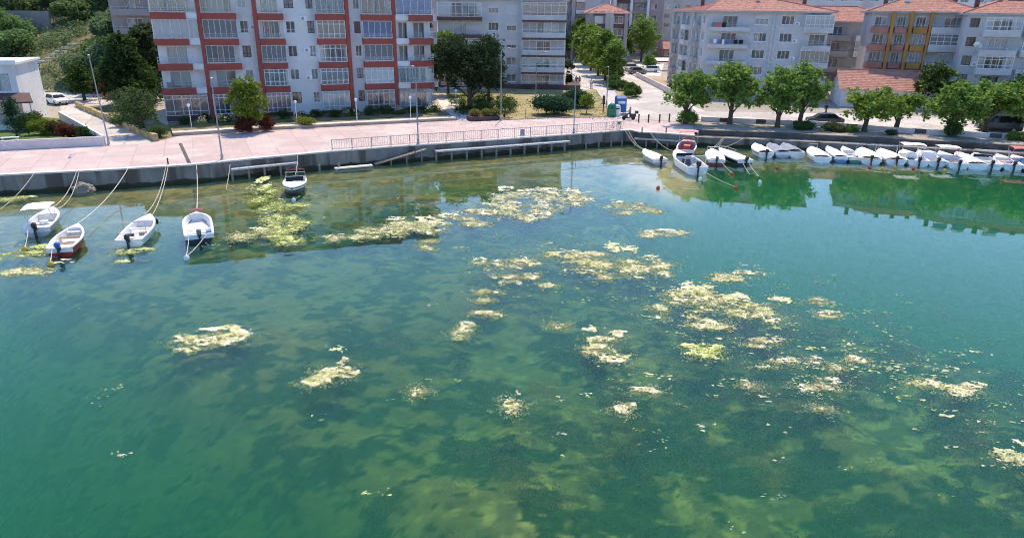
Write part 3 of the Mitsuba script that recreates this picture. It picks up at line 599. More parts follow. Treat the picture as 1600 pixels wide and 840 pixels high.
# orange striped block
MO = M4(57.0, 116.5, 0, rad(-21)); 
bk, rf, zt = block('long block with ochre pillars and salmon balconies behind the small tiled house', MO, 14.6, 14, 2.2, 5, 2.66, 'grey_wall',
      [B(0.2, 2.6, ['open_solid', 'open_solid'], m='salmon_band', band=(-.25, .65), d=1.1), P(2.8, 3.25, 'ochre_band', d=1.2), B(3.5, 5.2, 'open_solid', m='salmon_band', band=(-.25, .6), d=.9), P(5.4, 5.85, 'ochre_band', d=1.2), B(6.1, 8.0, 'open_solid', m='ochre_band', band=(-.25, .65), d=1.0), P(8.2, 8.5, 'ochre_band', d=1.0),
       B(8.6, 14.4, ['open_solid', 'winter', 'open_solid', 'winter'], m='cool_wall', band=(-.25, .7), n=6, d=1.2)], roof=2.8, seed=9, over=.8)
for x, y in ((2.0, 4), (7, 5.5), (9.5, 5), (12, 5.2)): chimney(rf, MO, x, y, zt + 1.6, 1.0)
# pale block at the right edge
MR = M4(67.0, 108.0, 0, rad(-23))
bk, rf, zt = block('pale blue and white block at the right edge with solar panels on its roof', MR, 22, 15, 2.0, 5, 2.66, 'cool_wall',
      [W(.5, 1.7, n=2, fm='frame_brown'), B(2.3, 6.9, ['winter', 'open', 'winter', 'open_solid', 'winter'], m='cool_wall', band=(-.25, .6), d=1.3), B(7.4, 12.4, ['open', 'winter', 'open_solid', 'winter', 'glazed'], m='cool_wall', band=(-.25, .6), d=1.3, n=6), W(13.2, 14.8, n=2), B(15.4, 21.6, ['glazed', 'open', 'winter'], m='white_wall', band=(-.25, .6))], roof=2.8, seed=13, over=.8, short='block at the right edge')
for x, y in ((1.6, 5), (8.6, 4.5), (14, 5)): chimney(rf, MR, x, y, zt + 1.5, 1.2)
for i, (x, y, lab) in enumerate(((3.6, 5.0, 'leftmost solar water heater on the red roof at the right edge'), (6.4, 5.4, 'middle solar water heater on the red roof at the right edge'), (11.0, 5.2, 'rightmost solar water heater on the red roof at the right edge'))):
    k = thing('solar_water_heater', lab, 'solar water heater'); z = zt + 1.9
    mb = MB(); mb.hexa([(x - 1, y - .9, z), (x + 1, y - .9, z), (x + 1, y + .6, z + 1.0), (x - 1, y + .6, z + 1.0), (x - 1, y - .9, z + .08), (x + 1, y - .9, z + .08), (x + 1, y + .6, z + 1.08), (x - 1, y + .6, z + 1.08)]); put(child(k, 'panel'), mb, 'panel_dark', M=MR)
    mb = MB(); mb.tube([(x - 1.0, y + .75, z + 1.25), (x + 1.0, y + .75, z + 1.25)], .26, 12); put(child(k, 'tank'), mb, 'boat_white', M=MR)
    [put(child(k, 'stand'), MB().tube([(x + s, y + .7, z - 1.0), (x + s, y + .7, z + 1.1)], .04, 5), 'grey_metal', M=MR) for s in (-.8, .8)]
def dish(lab, M, x, y, z, r=.45):
    k = thing('satellite_dish', lab, 'satellite dish'); t = np.linspace(0, 1, 5); mb = MB(); mb.lathe([(r * q, .16 * q * q) for q in t] + [(r * q, .16 * q * q - .02) for q in t[::-1]], n=14); V, F_ = mb.get(); c, s_ = math.cos(rad(62)), math.sin(rad(62)); V = V @ np.array([[1, 0, 0], [0, c, -s_], [0, s_, c]]).T @ np.array([[-1, 0, 0], [0, -1, 0], [0, 0, 1]]) + (x, y, z); put(child(k, 'bowl'), (V, F_), 'boat_white', M=M)
    put(child(k, 'mast'), MB().tube([(x, y + .1, z - 1.1), (x, y + .1, z)], .03, 5), 'grey_metal', M=M)
dish('satellite dish on the top corner of the block at the right edge', MR, 1.9, -.6, 11.2); dish('satellite dish on the red roof over the ochre pillars', MO, 5.0, 3.0, 17.4); dish('satellite dish on the hipped roof of the grey corner block', MG, 7.5, 4.0, 17.6); dish('second satellite dish on the red roof at the right edge', MR, 9.8, 3.2, 17.3)
# blocks deeper in the town
block('brown and grey block glimpsed between the grey corner block and the ochre pillars', M4(50.5, 137, 0, rad(-12)), 20, 12, 2.6, 4, 2.8, 'grey_wall', [B(.5, 6, 'open_solid', m='brown_band', band=(-.3, .7)), B(7, 12, 'open_solid', m='grey_wall', band=(-.3, .7)), B(13, 19, ['winter', 'open_solid'], m='white_wall', band=(-.3, .7))], roof=2.6, seed=15)
bk, rf, zt = block('mauve grey block with brown window bands closing the street', M4(18.2, 178, 0, rad(2)), 9.6, 12, 3.3, 4, 2.9, 'mauve_wall', [P(0, .9, 'mauve_wall', d=.5), W(1.3, 3.3, shut=.6, z0=.8, z1=2.4), P(3.9, 5.9, 'grey_wall', d=.5), W(6.2, 8.2, shut=.6, z0=.8, z1=2.4), P(8.6, 9.5, 'mauve_wall', d=.5)], roof=2.2, seed=17, short='mauve block up the street', right=[W(2, 3.2), W(5, 6.2)])
F = Face(M4(18.2, 178, 0, rad(2)), (0, 0), (1, 0))
for k in range(5):
    for a0, a1 in ((.92, 3.88), (5.92, 8.58)): F.bar(bk, 'window_band', 'brown_band', a0, a1, -.02, .12, 3.3 + 2.9 * k - .35, 3.3 + 2.9 * k + .62)
block('grey block with recessed balconies far up the street on its left', M4(6.0, 192, 0, rad(3)), 12.5, 12, 3.6, 7, 2.9, 'mauve_wall', [B(.6, 3.6, 'open_solid', m='mauve_wall', band=(-.3, .6)), P(4.1, 5.0, 'grey_wall', d=1.2), B(5.4, 8.4, 'open_solid', m='mauve_wall', band=(-.3, .6)), P(8.8, 9.7, 'grey_wall', d=1.2), B(9.9, 12.2, ['open_solid', 'open'], m='white_wall', band=(-.3, .6))], seed=19)
block('grey block with tall white pillars behind the mauve block', M4(27.5, 205, 0, rad(-4)), 14, 12, 3.8, 8, 2.9, 'mauve_wall', [P(0, .8, 'white_wall', d=1.3), B(1.0, 4.4, 'open_solid', m='plinth', band=(-.3, .7)), P(4.6, 5.3, 'white_wall', d=1.3), B(5.5, 9, 'open_solid', m='mauve_wall', band=(-.3, .7)), P(9.2, 9.9, 'white_wall', d=1.3), W(10.6, 12.2)], seed=21)
for i, (x, y, w, fl, c, lab) in enumerate(((0, 340, 44, 15, 'cool_wall', 'hazy far block above the end of the street'), (48, 330, 30, 13, 'mauve_wall', 'hazy far block above the dirt lot trees'), (96, 300, 40, 11, 'grey_wall', 'long far block over the gap beside the grey corner block'), (150, 290, 44, 11, 'white_wall', 'long far block over the roofs at the right edge'), (200, 260, 40, 11, 'mauve_wall', 'farthest block beyond the right corner'), (44, 236, 22, 8, 'grey_wall', 'far grey block above the street gap trees'), (70, 168, 18, 6, 'cool_wall', 'far pale block over the roof of the grey corner block'), (92, 165, 20, 6, 'white_wall', 'far white block over the ochre pillared block'),
      (112, 158, 22, 6, 'mauve_wall', 'far mauve block above the right edge roofs'), (134, 150, 22, 6, 'grey_wall', 'far grey block at the right corner'), (-16, 200, 18, 8, 'grey_wall', 'far grey block behind the pale white block'), (-40, 150, 22, 6, 'mauve_wall', 'mauve block behind the red-banded block'), (-2, 236, 26, 9, 'cool_wall', 'farthest pale block at the end of the street'))):
    block(lab, M4(x, y, 0, rad(-4 - 3 * (x > 60))), w, 12, float(terr(y)), fl, 2.85, c, [W(1 + 3.2 * j, 2.8 + 3.2 * j, n=2, only=range(fl - 6 if y < 250 else fl - 7, fl)) for j in range(int((w - 2) / 3.2))], seed=30 + i, roof=1.8)
# hut of red tiles in the gap up the street
def small_house(label, M, L, D, z, h, rh, wall, feats):
    R = random.Random(len(label)); b = thing('house', label, 'house'); F = Face(M, (0, 0), (1, 0)); mb = MB(); holes = [(a, c, z + e, z + f) for a, c, e, f, _ in feats]
    holed(mb, F, L, z - .5, z + h, holes); shell(mb, L, D, z - .5, z + h)
    put(child(b, 'wall'), mb, wall, M=M)
    for w, ft in zip(holes, feats): window(F, b, *w, ft[4], 'frame_white', R, curtain='curtain_grey')
    # gable roof, ridge along x
    k = child(b, 'roof'); mb = MB(); o = .45
    for sgn in (0, 1):
        ya, yb = (-o, D / 2) if sgn == 0 else (D + o, D / 2); nr = max(6, int(D / .7))
        for i in range(nr):
            t0, t1 = i / nr, (i + 1) / nr; y0, y1 = ya + (yb - ya) * t0, ya + (yb - ya) * t1; z0, z1 = z + h + rh * t0 - .1, z + h + rh * t1 - .1
            mb.add([(-o, y0, z0 + .05), (L + o, y0, z0 + .05), (L + o, y1, z1), (-o, y1, z1), (-o, y0, z0), (L + o, y0, z0)], [[0, 1, 2, 3], [4, 5, 1, 0]])
    put(k, mb, 'roof_tile', M=M)
    mb = MB(); mb.tube([(-o, D / 2, z + h + rh - .06), (L + o, D / 2, z + h + rh - .06)], .13, 6); put(child(k, 'ridge'), mb, 'roof_tile', M=M)
    for x in (-.001, L + .001):
        mb = MB(); mb.add([(x, 0, z + h), (x, D, z + h), (x, D / 2, z + h + rh - .15)], [[0, 1, 2]]); put(child(b, 'gable'), mb, wall, M=M)
    return b, k
MH = M4(50.5, 108.5, 0, rad(-14)); bk, rf = small_house('small white house with a wide red tiled roof among the shore trees', MH, 13.4, 8.4, 1.9, 2.7, 2.6, 'white_wall', [(1, 3, .9, 1.9, 2), (5, 8, .4, 2, 3), (9.5, 12, .9, 1.9, 2)])
chimney(rf, MH, .6, 3.2, 4.9, 1.3, .7, 'white_wall')
small_house('little tiled house half hidden by trees up the street', M4(40, 196, 0, rad(-10)), 9, 7, 3.6, 2.6, 2.0, 'salmon_band', [(1, 2.4, .9, 2, 2), (5, 6.5, .9, 2, 2)])
MV0 = M4(-57.5, 116, 0, rad(20)); small_house('small dark house with brown roof beside the dark conifers', MV0, 6, 6, 5.2, 3.0, 1.6, 'grey_wall', [(1, 2.4, .9, 2, 2), (3.5, 5, .9, 2, 2)])
# white villa at the left edge
def villa():
    b = thing('villa', 'white villa with brown awning and dark terrace glazing at the left edge', 'house'); M = M4(-68.2, 78.0, 0, rad(20)); R = random.Random(4)
    F = Face(M, (0, 0), (1, 0)); L, D = 11.0, 10.0; mb = MB(); wins = [(8.2, 10.3, 5.7, 7.6), (2.5, 5.2, 5.7, 7.6)]
    holed(mb, F, L, 1.0, 8.6, wins); shell(mb, L, D, 1.0, 8.6); put(child(b, 'wall'), mb, 'white_wall', M=M)
    for w in wins: window(F, b, *w, 2, 'frame_grey', R, curtain='curtain_white')
    mb = MB(); mb.box(-.3, L + .35, -.35, D + .3, 8.6, 8.85); mb.box(-.3, L + .35, -.35, -.1, 8.85, 9.1); put(child(b, 'roof'), mb, 'white_paint', M=M)
    t = child(b, 'terrace'); mb = MB(); mb.box(0, L + 1.6, -2.8, -.003, 1.0, 2.2); put(t, mb, 'white_wall', M=M)
    a = child(b, 'awning'); mb = MB(); mb.hexa([(-.2, -3.3, 4.6), (L + 2, -3.3, 4.6), (L + 1, -.02, 5.3), (-.2, -.02, 5.3), (-.2, -3.3, 4.75), (L + 2, -3.3, 4.75), (L + 1, -.02, 5.45), (-.2, -.02, 5.45)]); put(a, mb, 'plinth', M=M)
    g = child(b, 'glazing'); mb = MB()
    for q in np.linspace(.05, L + 1.5, 9): mb.box(q - .04, q + .04, -2.76, -2.68, 2.2, 4.68)
    for z in (2.24, 2.9, 4.62): mb.box(.05, L + 1.5, -2.755, -2.685, z - .03, z + .03)
    put(g, mb, 'frame_grey', M=M)
    for i in range(8): q = np.linspace(.05, L + 1.5, 9); F.pane(g, q[i] + .05, q[i + 1] - .05, 2.72, 2.25, 4.6)
    F.bar(b, 'room', 'room_wall', .1, L, .02, .06, 2.2, 4.7)
villa()

# ================================================================ vegetation
def leaves(R, mb, centres, n, spread, size, cols, droop=0.2):
    """n leaf faces (bent quads) round each centre; cols: leaf colours to draw from."""
    g = np.random.RandomState(R.randrange(1 << 30)); C = np.repeat(np.asarray(centres, float), n, 0); m = len(C)
    p = C + g.normal(0, 1, (m, 3)) * np.asarray(spread)
    a = g.normal(0, 1, (m, 3)); a[:, 2] *= .6; a /= np.linalg.norm(a, axis=1, keepdims=True)
    b = g.normal(0, 1, (m, 3)); b -= a * (a * b).sum(1, keepdims=True); b /= np.linalg.norm(b, axis=1, keepdims=True)
    s = size * g.uniform(.6, 1.3, (m, 1)); w = s * g.uniform(.45, .8, (m, 1))
    cr = np.cross(a, b) * s * .25
    v = np.stack([p - a * s, p + b * w + cr, p + a * s, p - b * w + cr], 1).reshape(-1, 3)
    i = np.arange(m)[:, None] * 4
    cols = np.asarray(cols, float); c = cols[g.randint(0, len(cols), m)] * g.uniform(.72, 1.28, (m, 1))
    mb.v.append(v); mb.f.append(np.vstack([i + [0, 1, 2], i + [0, 2, 3]]) + mb.n); mb.n += len(v); mb.c.append(np.repeat(c, 4, 0))
PLANE = [(0.208, 0.322, 0.068), (0.177, 0.291, 0.077), (0.261, 0.368, 0.077), (0.146, 0.245, 0.068)]
BRIGHT = [(0.196, 0.265, 0.040), (0.149, 0.230, 0.040), (0.230, 0.287, 0.057)]
PINE = [(0.043, 0.075, 0.038), (0.052, 0.084, 0.043), (0.035, 0.061, 0.032), (0.072, 0.094, 0.043)]
DARK = [(0.046, 0.085, 0.031), (0.062, 0.109, 0.037), (0.085, 0.132, 0.031), (0.034, 0.065, 0.028)]
HEDGE = [(0.100, 0.179, 0.051), (0.122, 0.200, 0.057), (0.079, 0.143, 0.047)]
OLIVE = [(0.111, 0.143, 0.078), (0.091, 0.124, 0.065), (0.130, 0.156, 0.078)]
SCRUB = [(0.200, 0.307, 0.154), (0.173, 0.271, 0.128), (0.254, 0.326, 0.164), (0.145, 0.236, 0.109)]
REDL = [(.16, .03, .035), (.12, .03, .03), (.20, .05, .05), (.07, .08, .03)]
YELLOW = [(0.240, 0.240, 0.060), (0.180, 0.216, 0.048), (0.276, 0.240, 0.096)]
JUNI = [(0.056, 0.125, 0.069), (0.069, 0.150, 0.081), (0.050, 0.106, 0.062)]
def crown_points(R, blobs, per):
    out = []
    for (x, y, z, rx, ry, rz) in blobs:
        for _ in range(per):
            th, u = R.uniform(0, 2 * math.pi), R.uniform(-.75, 1); q = math.sqrt(1 - u * u); r = R.uniform(.55, 1.0) ** .6
            out.append((x + rx * r * q * math.cos(th), y + ry * r * q * math.sin(th), z + rz * r * u))
    return out
def tree(name, label, x, y, h, w, cols, seed, group=None, trunk=.35, lift=.32, leaf=.24, dens=1.0, nblob=9, cat='tree', z=None, shape='round', lean=(0, 0), tr=.22):
    R = random.Random(seed); z0 = float(gz(x, y)) if z is None else z
    k = thing(name, label, cat, group); mb = MB(); zt = z0 + h
    lx, ly = lean
    mb.tube([(x, y, z0 - .2), (x + lx * .1, y, z0 + h * .12), (x + lx * .4 + R.uniform(-.15, .15), y + ly * .4, z0 + h * .35), (x + lx * .8, y + ly * .8, z0 + h * .62), (x + lx, y + ly, z0 + h * .86)], [tr * 1.35, tr, tr * .85, tr * .5, tr * .15], 8)
    blobs = []
    for i in range(nblob):
        f = (i + .5) / nblob; a = i * 2.4 + R.uniform(-.4, .4)
        if shape == 'round': hz = lift + (1 - lift) * (.12 + .76 * f); rr = w * .5 * math.sin(math.pi * min(1, .22 + .72 * f)) * R.uniform(.35, .7); br = w * R.uniform(.20, .30)
        elif shape == 'wide': hz = lift + (1 - lift) * R.uniform(.15, .85); rr = w * .5 * R.uniform(.2, .75); br = w * R.uniform(.16, .24)
        else: hz = lift + (1 - lift) * (.06 + .84 * f); rr = w * .42 * (1 - .85 * f) * R.uniform(.4, .9); br = w * (.30 - .18 * f)
        bx, by, bz = x + lx * hz + rr * math.cos(a), y + ly * hz + rr * math.sin(a), z0 + h * hz
        blobs.append((bx, by, bz, br, br, br * R.uniform(.65, .85)))
        s0 = z0 + h * max(.15, hz - .28)
        mb.tube([(x + lx * .5 * hz, y, s0), ((x + bx) / 2 + lx * .2, (y + by) / 2, (s0 + bz) / 2 + .2), (bx, by, bz)], [tr * .42, tr * .25, tr * .08], 5, cap=False)
    put(child(k, 'trunk'), mb, 'bark')
    cb = MB(); per = max(6, int(dens * 16 * (w / 5) ** 1.2)); pts = crown_points(R, blobs, per)
    leaves(R, cb, pts, 20, (.26 * (w / 5) ** .5,) * 2 + (.20 * (w / 5) ** .5,), leaf, cols)
    put(child(k, 'crown'), cb, 'leaf')
    return k
def shrub(name, label, x, y, w, h, cols, seed, group=None, leaf=.09, n=None, cat='shrub', z=None, d=None, up=0.0, sphere=False):
    R = random.Random(seed); z0 = float(gz(x, y)) if z is None else z; k = thing(name, label, cat, group); d = d or w
    mb = MB()
    for i in range(5):
        a = i * 1.26 + R.uniform(0, .5); mb.tube([(x, y, z0 - .1), (x + .15 * w * math.cos(a), y + .15 * d * math.sin(a), z0 + up + h * .35), (x + .3 * w * math.cos(a), y + .3 * d * math.sin(a), z0 + up + h * .65)], [.05, .035, .015], 5, cap=False)
    put(child(k, 'stem'), mb, 'bark')
    n = n or int(60 * (w * d * h) ** .6) + 20
    if sphere: bl = [(x, y, z0 + up + h * .5, w / 2, d / 2, h / 2)]; pts = crown_points(R, bl, n)
    else:
        bl = [(x + R.uniform(-.28, .28) * w, y + R.uniform(-.28, .28) * d, z0 + up + h * R.uniform(.3, .62), w * R.uniform(.2, .34), d * R.uniform(.2, .34), h * R.uniform(.25, .4)) for _ in range(6)]; pts = crown_points(R, bl, max(5, n // 6))
    cb = MB(); leaves(R, cb, pts, 14, (.10 + .03 * w,) * 2 + (.08 + .03 * h,), leaf, cols); put(child(k, 'foliage'), cb, 'leaf')
    return k
# plane trees along the shore road, from the street corner to the right edge
S = [(22.4, 90.3, 6.2, 5.2, 'two-tufted plane tree at the street corner, leftmost along the shore', 'wide'), (28.3, 90.6, 7.0, 5.4, 'tall broad plane tree second from the street corner along the shore', 'round'), (33.6, 88.0, 6.2, 5.2, 'rounded plane tree with thick trunk, third along the shore', 'round'), (36.9, 89.3, 7.0, 4.6, 'tall dense plane tree fourth along the shore, left of the dark blue car', 'round'),
     (43.3, 85.2, 4.3, 6.0, 'pale open plane tree with bare forked trunk right of the dark blue car', 'wide'), (48.2, 87.0, 3.9, 4.2, 'low spreading plane tree in front of the small tiled house', 'wide'), (52.6, 83.0, 5.3, 5.6, 'leafy plane tree with shaggy trunk left of the dark van', 'round'), (57.6, 84.3, 5.4, 5.2, 'plane tree arching over the dark van', 'wide'), (62.6, 82.5, 5.6, 6.0, 'dense plane tree at the right edge beyond the moored boats', 'round'), (66.5, 86.5, 6.5, 6.0, 'plane tree cut by the right edge of the view', 'round')]
for i, (x, y, h, w, lab, sh) in enumerate(S):
    tree('plane_tree', lab, x, y, h * 1.08, w * 1.2, PLANE if i not in (4, 5) else BRIGHT[:2] + PLANE[:2], 100 + i, 'plane trees along the shore road', lift=.30 if i not in (4,) else .45, nblob=10 if sh == 'round' else 9, shape=sh, tr=.3, dens=.72 if i not in (4, 5) else .58)
for i, (x, y, w, h, lab) in enumerate(((22.6, 89.9, 2.4, 1.9, 'dark shrub at the foot of the corner plane tree'), (36.4, 86.6, 2.6, 1.0, 'shrub at the foot of the dense fourth plane tree'), (39.3, 85.6, 3.2, .9, 'brownish low shrub by the dark blue car'), (41.6, 85.0, 1.6, .8, 'small shrub beside the forked trunk of the pale plane tree'), (52.2, 82.0, 1.8, 2.0, 'shrubby shoots round the trunk of the shaggy plane tree'), (45.5, 82.9, 1.1, .6, 'tiny shrub on the shaded dirt strip right of the pale plane tree'), (58.8, 80.2, 1.7, .9, 'shrub in front of the wall below the dark van'), (62.2, 79.6, 2.0, 1.2, 'shrub on the dirt strip at the right edge'))):
    shrub('shore_shrub', lab, x, y, w, h, [PLANE, HEDGE, OLIVE + REDL[3:]][i % 3], 130 + i, 'shrubs on the shore strip', leaf=.12)
# street trees on the median
for i, (x, y, h, w) in enumerate(((18.6, 134, 8.2, 5.2), (18.0, 140, 9.6, 6.0), (17.6, 149, 9.4, 6.0), (17.2, 160, 9.4, 6.2), (16.9, 172, 10, 6.5), (16.4, 186, 10.5, 6.5), (15.9, 202, 10.5, 7))):
    tree('street_tree', ('nearest dense green tree at the tip of the row on the median', 'second tree from the near end of the median row', 'third tree from the near end of the median row', 'fourth tree from the near end of the median row', 'fifth tree from the near end of the median row', 'sixth tree from the near end of the median row', 'last tree at the far end of the median row')[i], x, y, h, w, PLANE + BRIGHT[1:2], 150 + i, 'trees in the row on the median', lift=.12, nblob=12, dens=.9, leaf=.28)
for i, (x, y, w, h, lab) in enumerate(((18.6, 129, 3.0, 2.2, 'large dark shrub at the near end of the median tree row'), (19.2, 124.8, 2.2, 1.5, 'dark shrub third from the median tip'), (20.1, 121.0, 2.3, 1.7, 'round shrub on the right side of the median'), (20.3, 116.6, 2.0, 1.6, 'round dark shrub at the right of the median tip'), (18.9, 115.2, 1.7, 1.3, 'round dark shrub at the left of the median tip'), (17.6, 126.5, 2.2, 1.3, 'low shrub on the left side of the median'))):
    shrub('median_shrub', lab, x, y, w, h, HEDGE, 170 + i, 'shrubs on the median', z=1.9 + .02 * (y - 95), leaf=.13)
# pine garden
k = tree('pine_tree', 'large dark umbrella shaped pine standing between the two blocks', -6.4, 101, 10.0, 10.4, PINE, 201, lift=.30, nblob=22, dens=1.0, leaf=.20, shape='wide', tr=.34)
tree('pine_tree', 'slimmer dark tree just right of the big pine', -4.0, 110, 9.2, 5.4, PINE + DARK[:1], 202, lift=.2, nblob=11, leaf=.22, dens=.95)
tree('broad_tree', 'bright green tree peeping out behind the left of the big pine', -11.0, 117, 10.0, 5.2, PLANE + BRIGHT, 203, lift=.25, nblob=10, leaf=.26)
tree('broad_tree', 'dark tree in the gap between the red-banded and white blocks', -13.8, 113, 8.5, 4.2, DARK, 204, lift=.1, nblob=9, leaf=.24)
tree('broad_tree', 'taller dark tree deeper in the gap between the red-banded and white blocks', -16.5, 124, 13, 5.0, DARK + HEDGE, 205, lift=.2, nblob=10, leaf=.28)
for i, (x, y, w, h, lab) in enumerate(((-1.3, 94.0, 2.3, 2.3, 'clipped round shrub nearest the promenade by the lamp post'), (-.6, 99.6, 2.2, 2.0, 'clipped round shrub behind the one by the lamp post'), (-1.6, 103.5, 2.4, 1.9, 'third clipped round shrub from the promenade'))):
    shrub('globe_shrub', lab, x, y, w, h, DARK + HEDGE[:1], 210 + i, 'clipped round shrubs', sphere=True, leaf=.08, n=110)
shrub('juniper', 'big spreading bluish juniper on the dry lawn', 6.0, 97.6, 6.2, 2.9, JUNI, 215, 'junipers on the dry lawn', d=4.6, leaf=.13, n=700)
shrub('juniper', 'second spreading juniper behind the bright little tree', 9.2, 104.5, 5.4, 2.8, JUNI, 216, 'junipers on the dry lawn', d=4.4, leaf=.13, n=600)
tree('small_tree', 'small bright lollipop tree on the dry lawn by the junipers', 10.3, 98.4, 2.6, 2.2, BRIGHT + PLANE[:1], 217, lift=.40, nblob=6, leaf=.10, dens=2.2, tr=.06)
tree('small_tree', 'pale mushroom clipped tree by the corner of the white block', 9.9, 132.5, 4.2, 2.6, OLIVE, 218, lift=.72, nblob=6, leaf=.14, dens=1.8, tr=.10)
shrub('planter_shrub', 'dark columnar shrub at the right corner of the white block', 10.1, 131, 1.4, 2.6, DARK, 219, leaf=.12)
for i, (x, y, w, h, d, c, lab) in enumerate(((-4.9, 90.9, 1.6, 1.0, 1.2, YELLOW, 'yellowish hedge plant at the left end of the brick box'), (-3.6, 91.4, 1.6, 1.05, 1.2, YELLOW, 'yellowish hedge plant in the middle of the brick box'), (-2.5, 91.8, 1.5, 1.0, 1.2, YELLOW + HEDGE[:1], 'yellowish hedge plant at the right end of the brick box'))):
    shrub('hedge_plant', lab, x, y, w, h, c, 225 + i, 'yellowish hedge plants in the brick box', d=d, z=2.1, leaf=.08)
kb = thing('hedge_box', 'low brick box planted with yellowish hedge beside the path', 'planter'); put(kb, strip([(-5.6, 89.75), (-1.9, 91.25)], 0, 1.7, -.02, .55), 'plinth')
for i, (a, bq) in enumerate((((-8.2, 97), (-2.8, 98.6)), ((-9.6, 104), (-3.2, 106)), ((-10.5, 110), (-3.5, 111)))):
    R = random.Random(240 + i); k = thing('hedge', ('long clipped green hedge under the pine nearest the promenade', 'second clipped hedge row under the pine', 'hedge row farthest back under the pine')[i], 'hedge', 'hedge rows under the pine'); a, bq = np.array(a), np.array(bq); L = np.linalg.norm(bq - a); pts = []
    for _ in range(int(L * 28)):
        t = R.random(); q = a + (bq - a) * t; pts.append((q[0], q[1] + R.uniform(-.45, .45), float(terr(q[1])) + R.uniform(.25, .95)))
    cb = MB(); leaves(R, cb, pts, 12, (.14, .14, .1), .09, HEDGE); put(child(k, 'foliage'), cb, 'leaf')
    mb = MB(); [mb.tube([(*(a + (bq - a) * t), float(terr(a[1]))), (*(a + (bq - a) * t), float(terr(a[1])) + .7)], .03, 4) for t in np.linspace(.05, .95, 8)]; tag(put(child(k, 'stems'), mb, 'bark'), kind='stuff')
shrub('globe_shrub', 'small ball shrub under the middle of the big pine', -7.0, 96.0, 1.3, 1.5, DARK, 245, sphere=True, leaf=.07, n=60)
shrub('shrub', 'light green shrub right of the pine trunk', -4.3, 97.0, 2.0, 2.2, HEDGE + YELLOW[1:2], 246)
# red block's garden
def along(t, off):
    a, bq = (np.array(gk[0]), np.array(gk[1])) if t < .32 else (np.array(gk[1]), np.array(gk[2])); s = t / .32 if t < .32 else (t - .32) / .68; u = (bq - a) / np.linalg.norm(bq - a); q = a + (bq - a) * s + np.array([-u[1], u[0]]) * off; return q
tree('broad_tree', 'bright yellow green tree on the promenade garden of the red-banded block', -30.6, 79.6, 5.8, 4.3, BRIGHT, 251, lift=.22, nblob=11, dens=1.5, leaf=.17, tr=.16, z=1.8)
shrub('red_shrub', 'large red leaved shrub at the foot of the bright yellow green tree', -30.4, 78.6, 2.3, 1.9, REDL, 252, leaf=.10, z=1.8)
shrub('red_shrub', 'red leaved shrub just right of the bright yellow green tree', -28.6, 79.9, 1.6, 1.7, REDL, 253, leaf=.10, z=1.8)
shrub('yellow_shrub', 'yellow green bush on the garden path between two globe lamps', -25.3, 83.6, 2.6, 1.0, YELLOW + BRIGHT, 254, leaf=.08, z=1.9)
R = random.Random(77)
for i in range(15):
    t = .05 + i * .064; q = along(t, 6.2 + R.uniform(-.5, .6))
    shrub('foundation_shrub', ORD[i] + ' dark shrub from the left along the base of the red-banded block', q[0], q[1], R.uniform(1.6, 2.6), R.uniform(.9, 1.5), DARK + HEDGE, 260 + i, 'dark shrubs along the base of the red-banded block', leaf=.09, z=1.88, n=70)
for i, t in enumerate((.10, .165, .20, .27, .43, .60, .635, .80, .93)):
    q = along(t, 3.4 + (i % 3) * .7); x, y = q; k = thing('oleander', ('white flowered oleander, leftmost in the shaded bed', 'white flowered oleander second from left in the shaded bed', 'pale rose bush third from left in the shaded bed', 'white flowered oleander just left of the yellow green tree', 'white flowered oleander beside the first globe lamp right of the tree', 'white flowered oleander left of the middle globe lamp', 'pale oleander right of the middle globe lamp', 'white flowered oleander by the fourth globe lamp', 'white flowered oleander at the right end of the shaded bed')[i], 'shrub', 'flowering shrubs in the shaded bed')
    R = random.Random(290 + i); cb = MB(); pts = crown_points(R, [(x, y, 2.55, .5, .5, .55)], 26); leaves(R, cb, pts, 10, (.1, .1, .1), .07, HEDGE); put(child(k, 'foliage'), cb, 'leaf')
    fb = MB(); pts = crown_points(R, [(x, y, 2.75, .55, .55, .5)], 14); leaves(R, fb, pts, 7, (.09, .09, .07), .07, [(.75, .73, .70), (.72, .62, .60)]); tag(put(child(k, 'blossoms'), fb, 'leaf'), kind='stuff')
# left garden and slope
tree('conifer', 'broad dark conifer in the side garden left of the red-banded block', -55.3, 100.6, 10.0, 8.6, DARK + HEDGE[2:], 301, lift=.08, nblob=18, dens=1.1, leaf=.22, shape='cone', tr=.3)
tree('conifer', 'brownish dark tree behind the broad conifer', -55.8, 108, 11.0, 6.6, DARK + OLIVE[:2] + [(.11, .09, .06)], 302, lift=.3, nblob=12, dens=.9, leaf=.26)
tree('olive_tree', 'grey green olive tree at the promenade corner of the side garden', -41.6, 76.5, 4.8, 4.4, OLIVE + HEDGE, 303, lift=.25, nblob=10, leaf=.13, dens=1.6, tr=.13)
tree('olive_tree', 'thin small olive tree behind the yellow stone wall', -49.5, 87.5, 3.6, 3.0, OLIVE, 304, lift=.25, nblob=7, leaf=.12, dens=1.4, tr=.09)
tree('broad_tree', 'dark rounded tree beside the parked white car on the side road', -64.7, 105.0, 5.4, 4.4, DARK + HEDGE, 305, lift=.1, nblob=10, leaf=.2, dens=1.0)
shrub('shrub', 'pale rounded shrub where the yellow wall meets the promenade', -38.9, 75.0, 2.0, 1.4, OLIVE + HEDGE, 306, leaf=.08)
for i, (x, y, w, h, c, lab) in enumerate(((-46.3, 82, 2.4, 1.4, HEDGE, 'green shrub in the middle of the side garden'), (-51, 92, 2.6, 1.6, DARK, 'dark shrub beside the broad conifer'), (-43.6, 79.8, 1.6, 1.2, OLIVE, 'low grey green shrub near the olive tree'))): shrub('shrub', lab, x, y, w, h, c, 310 + i)
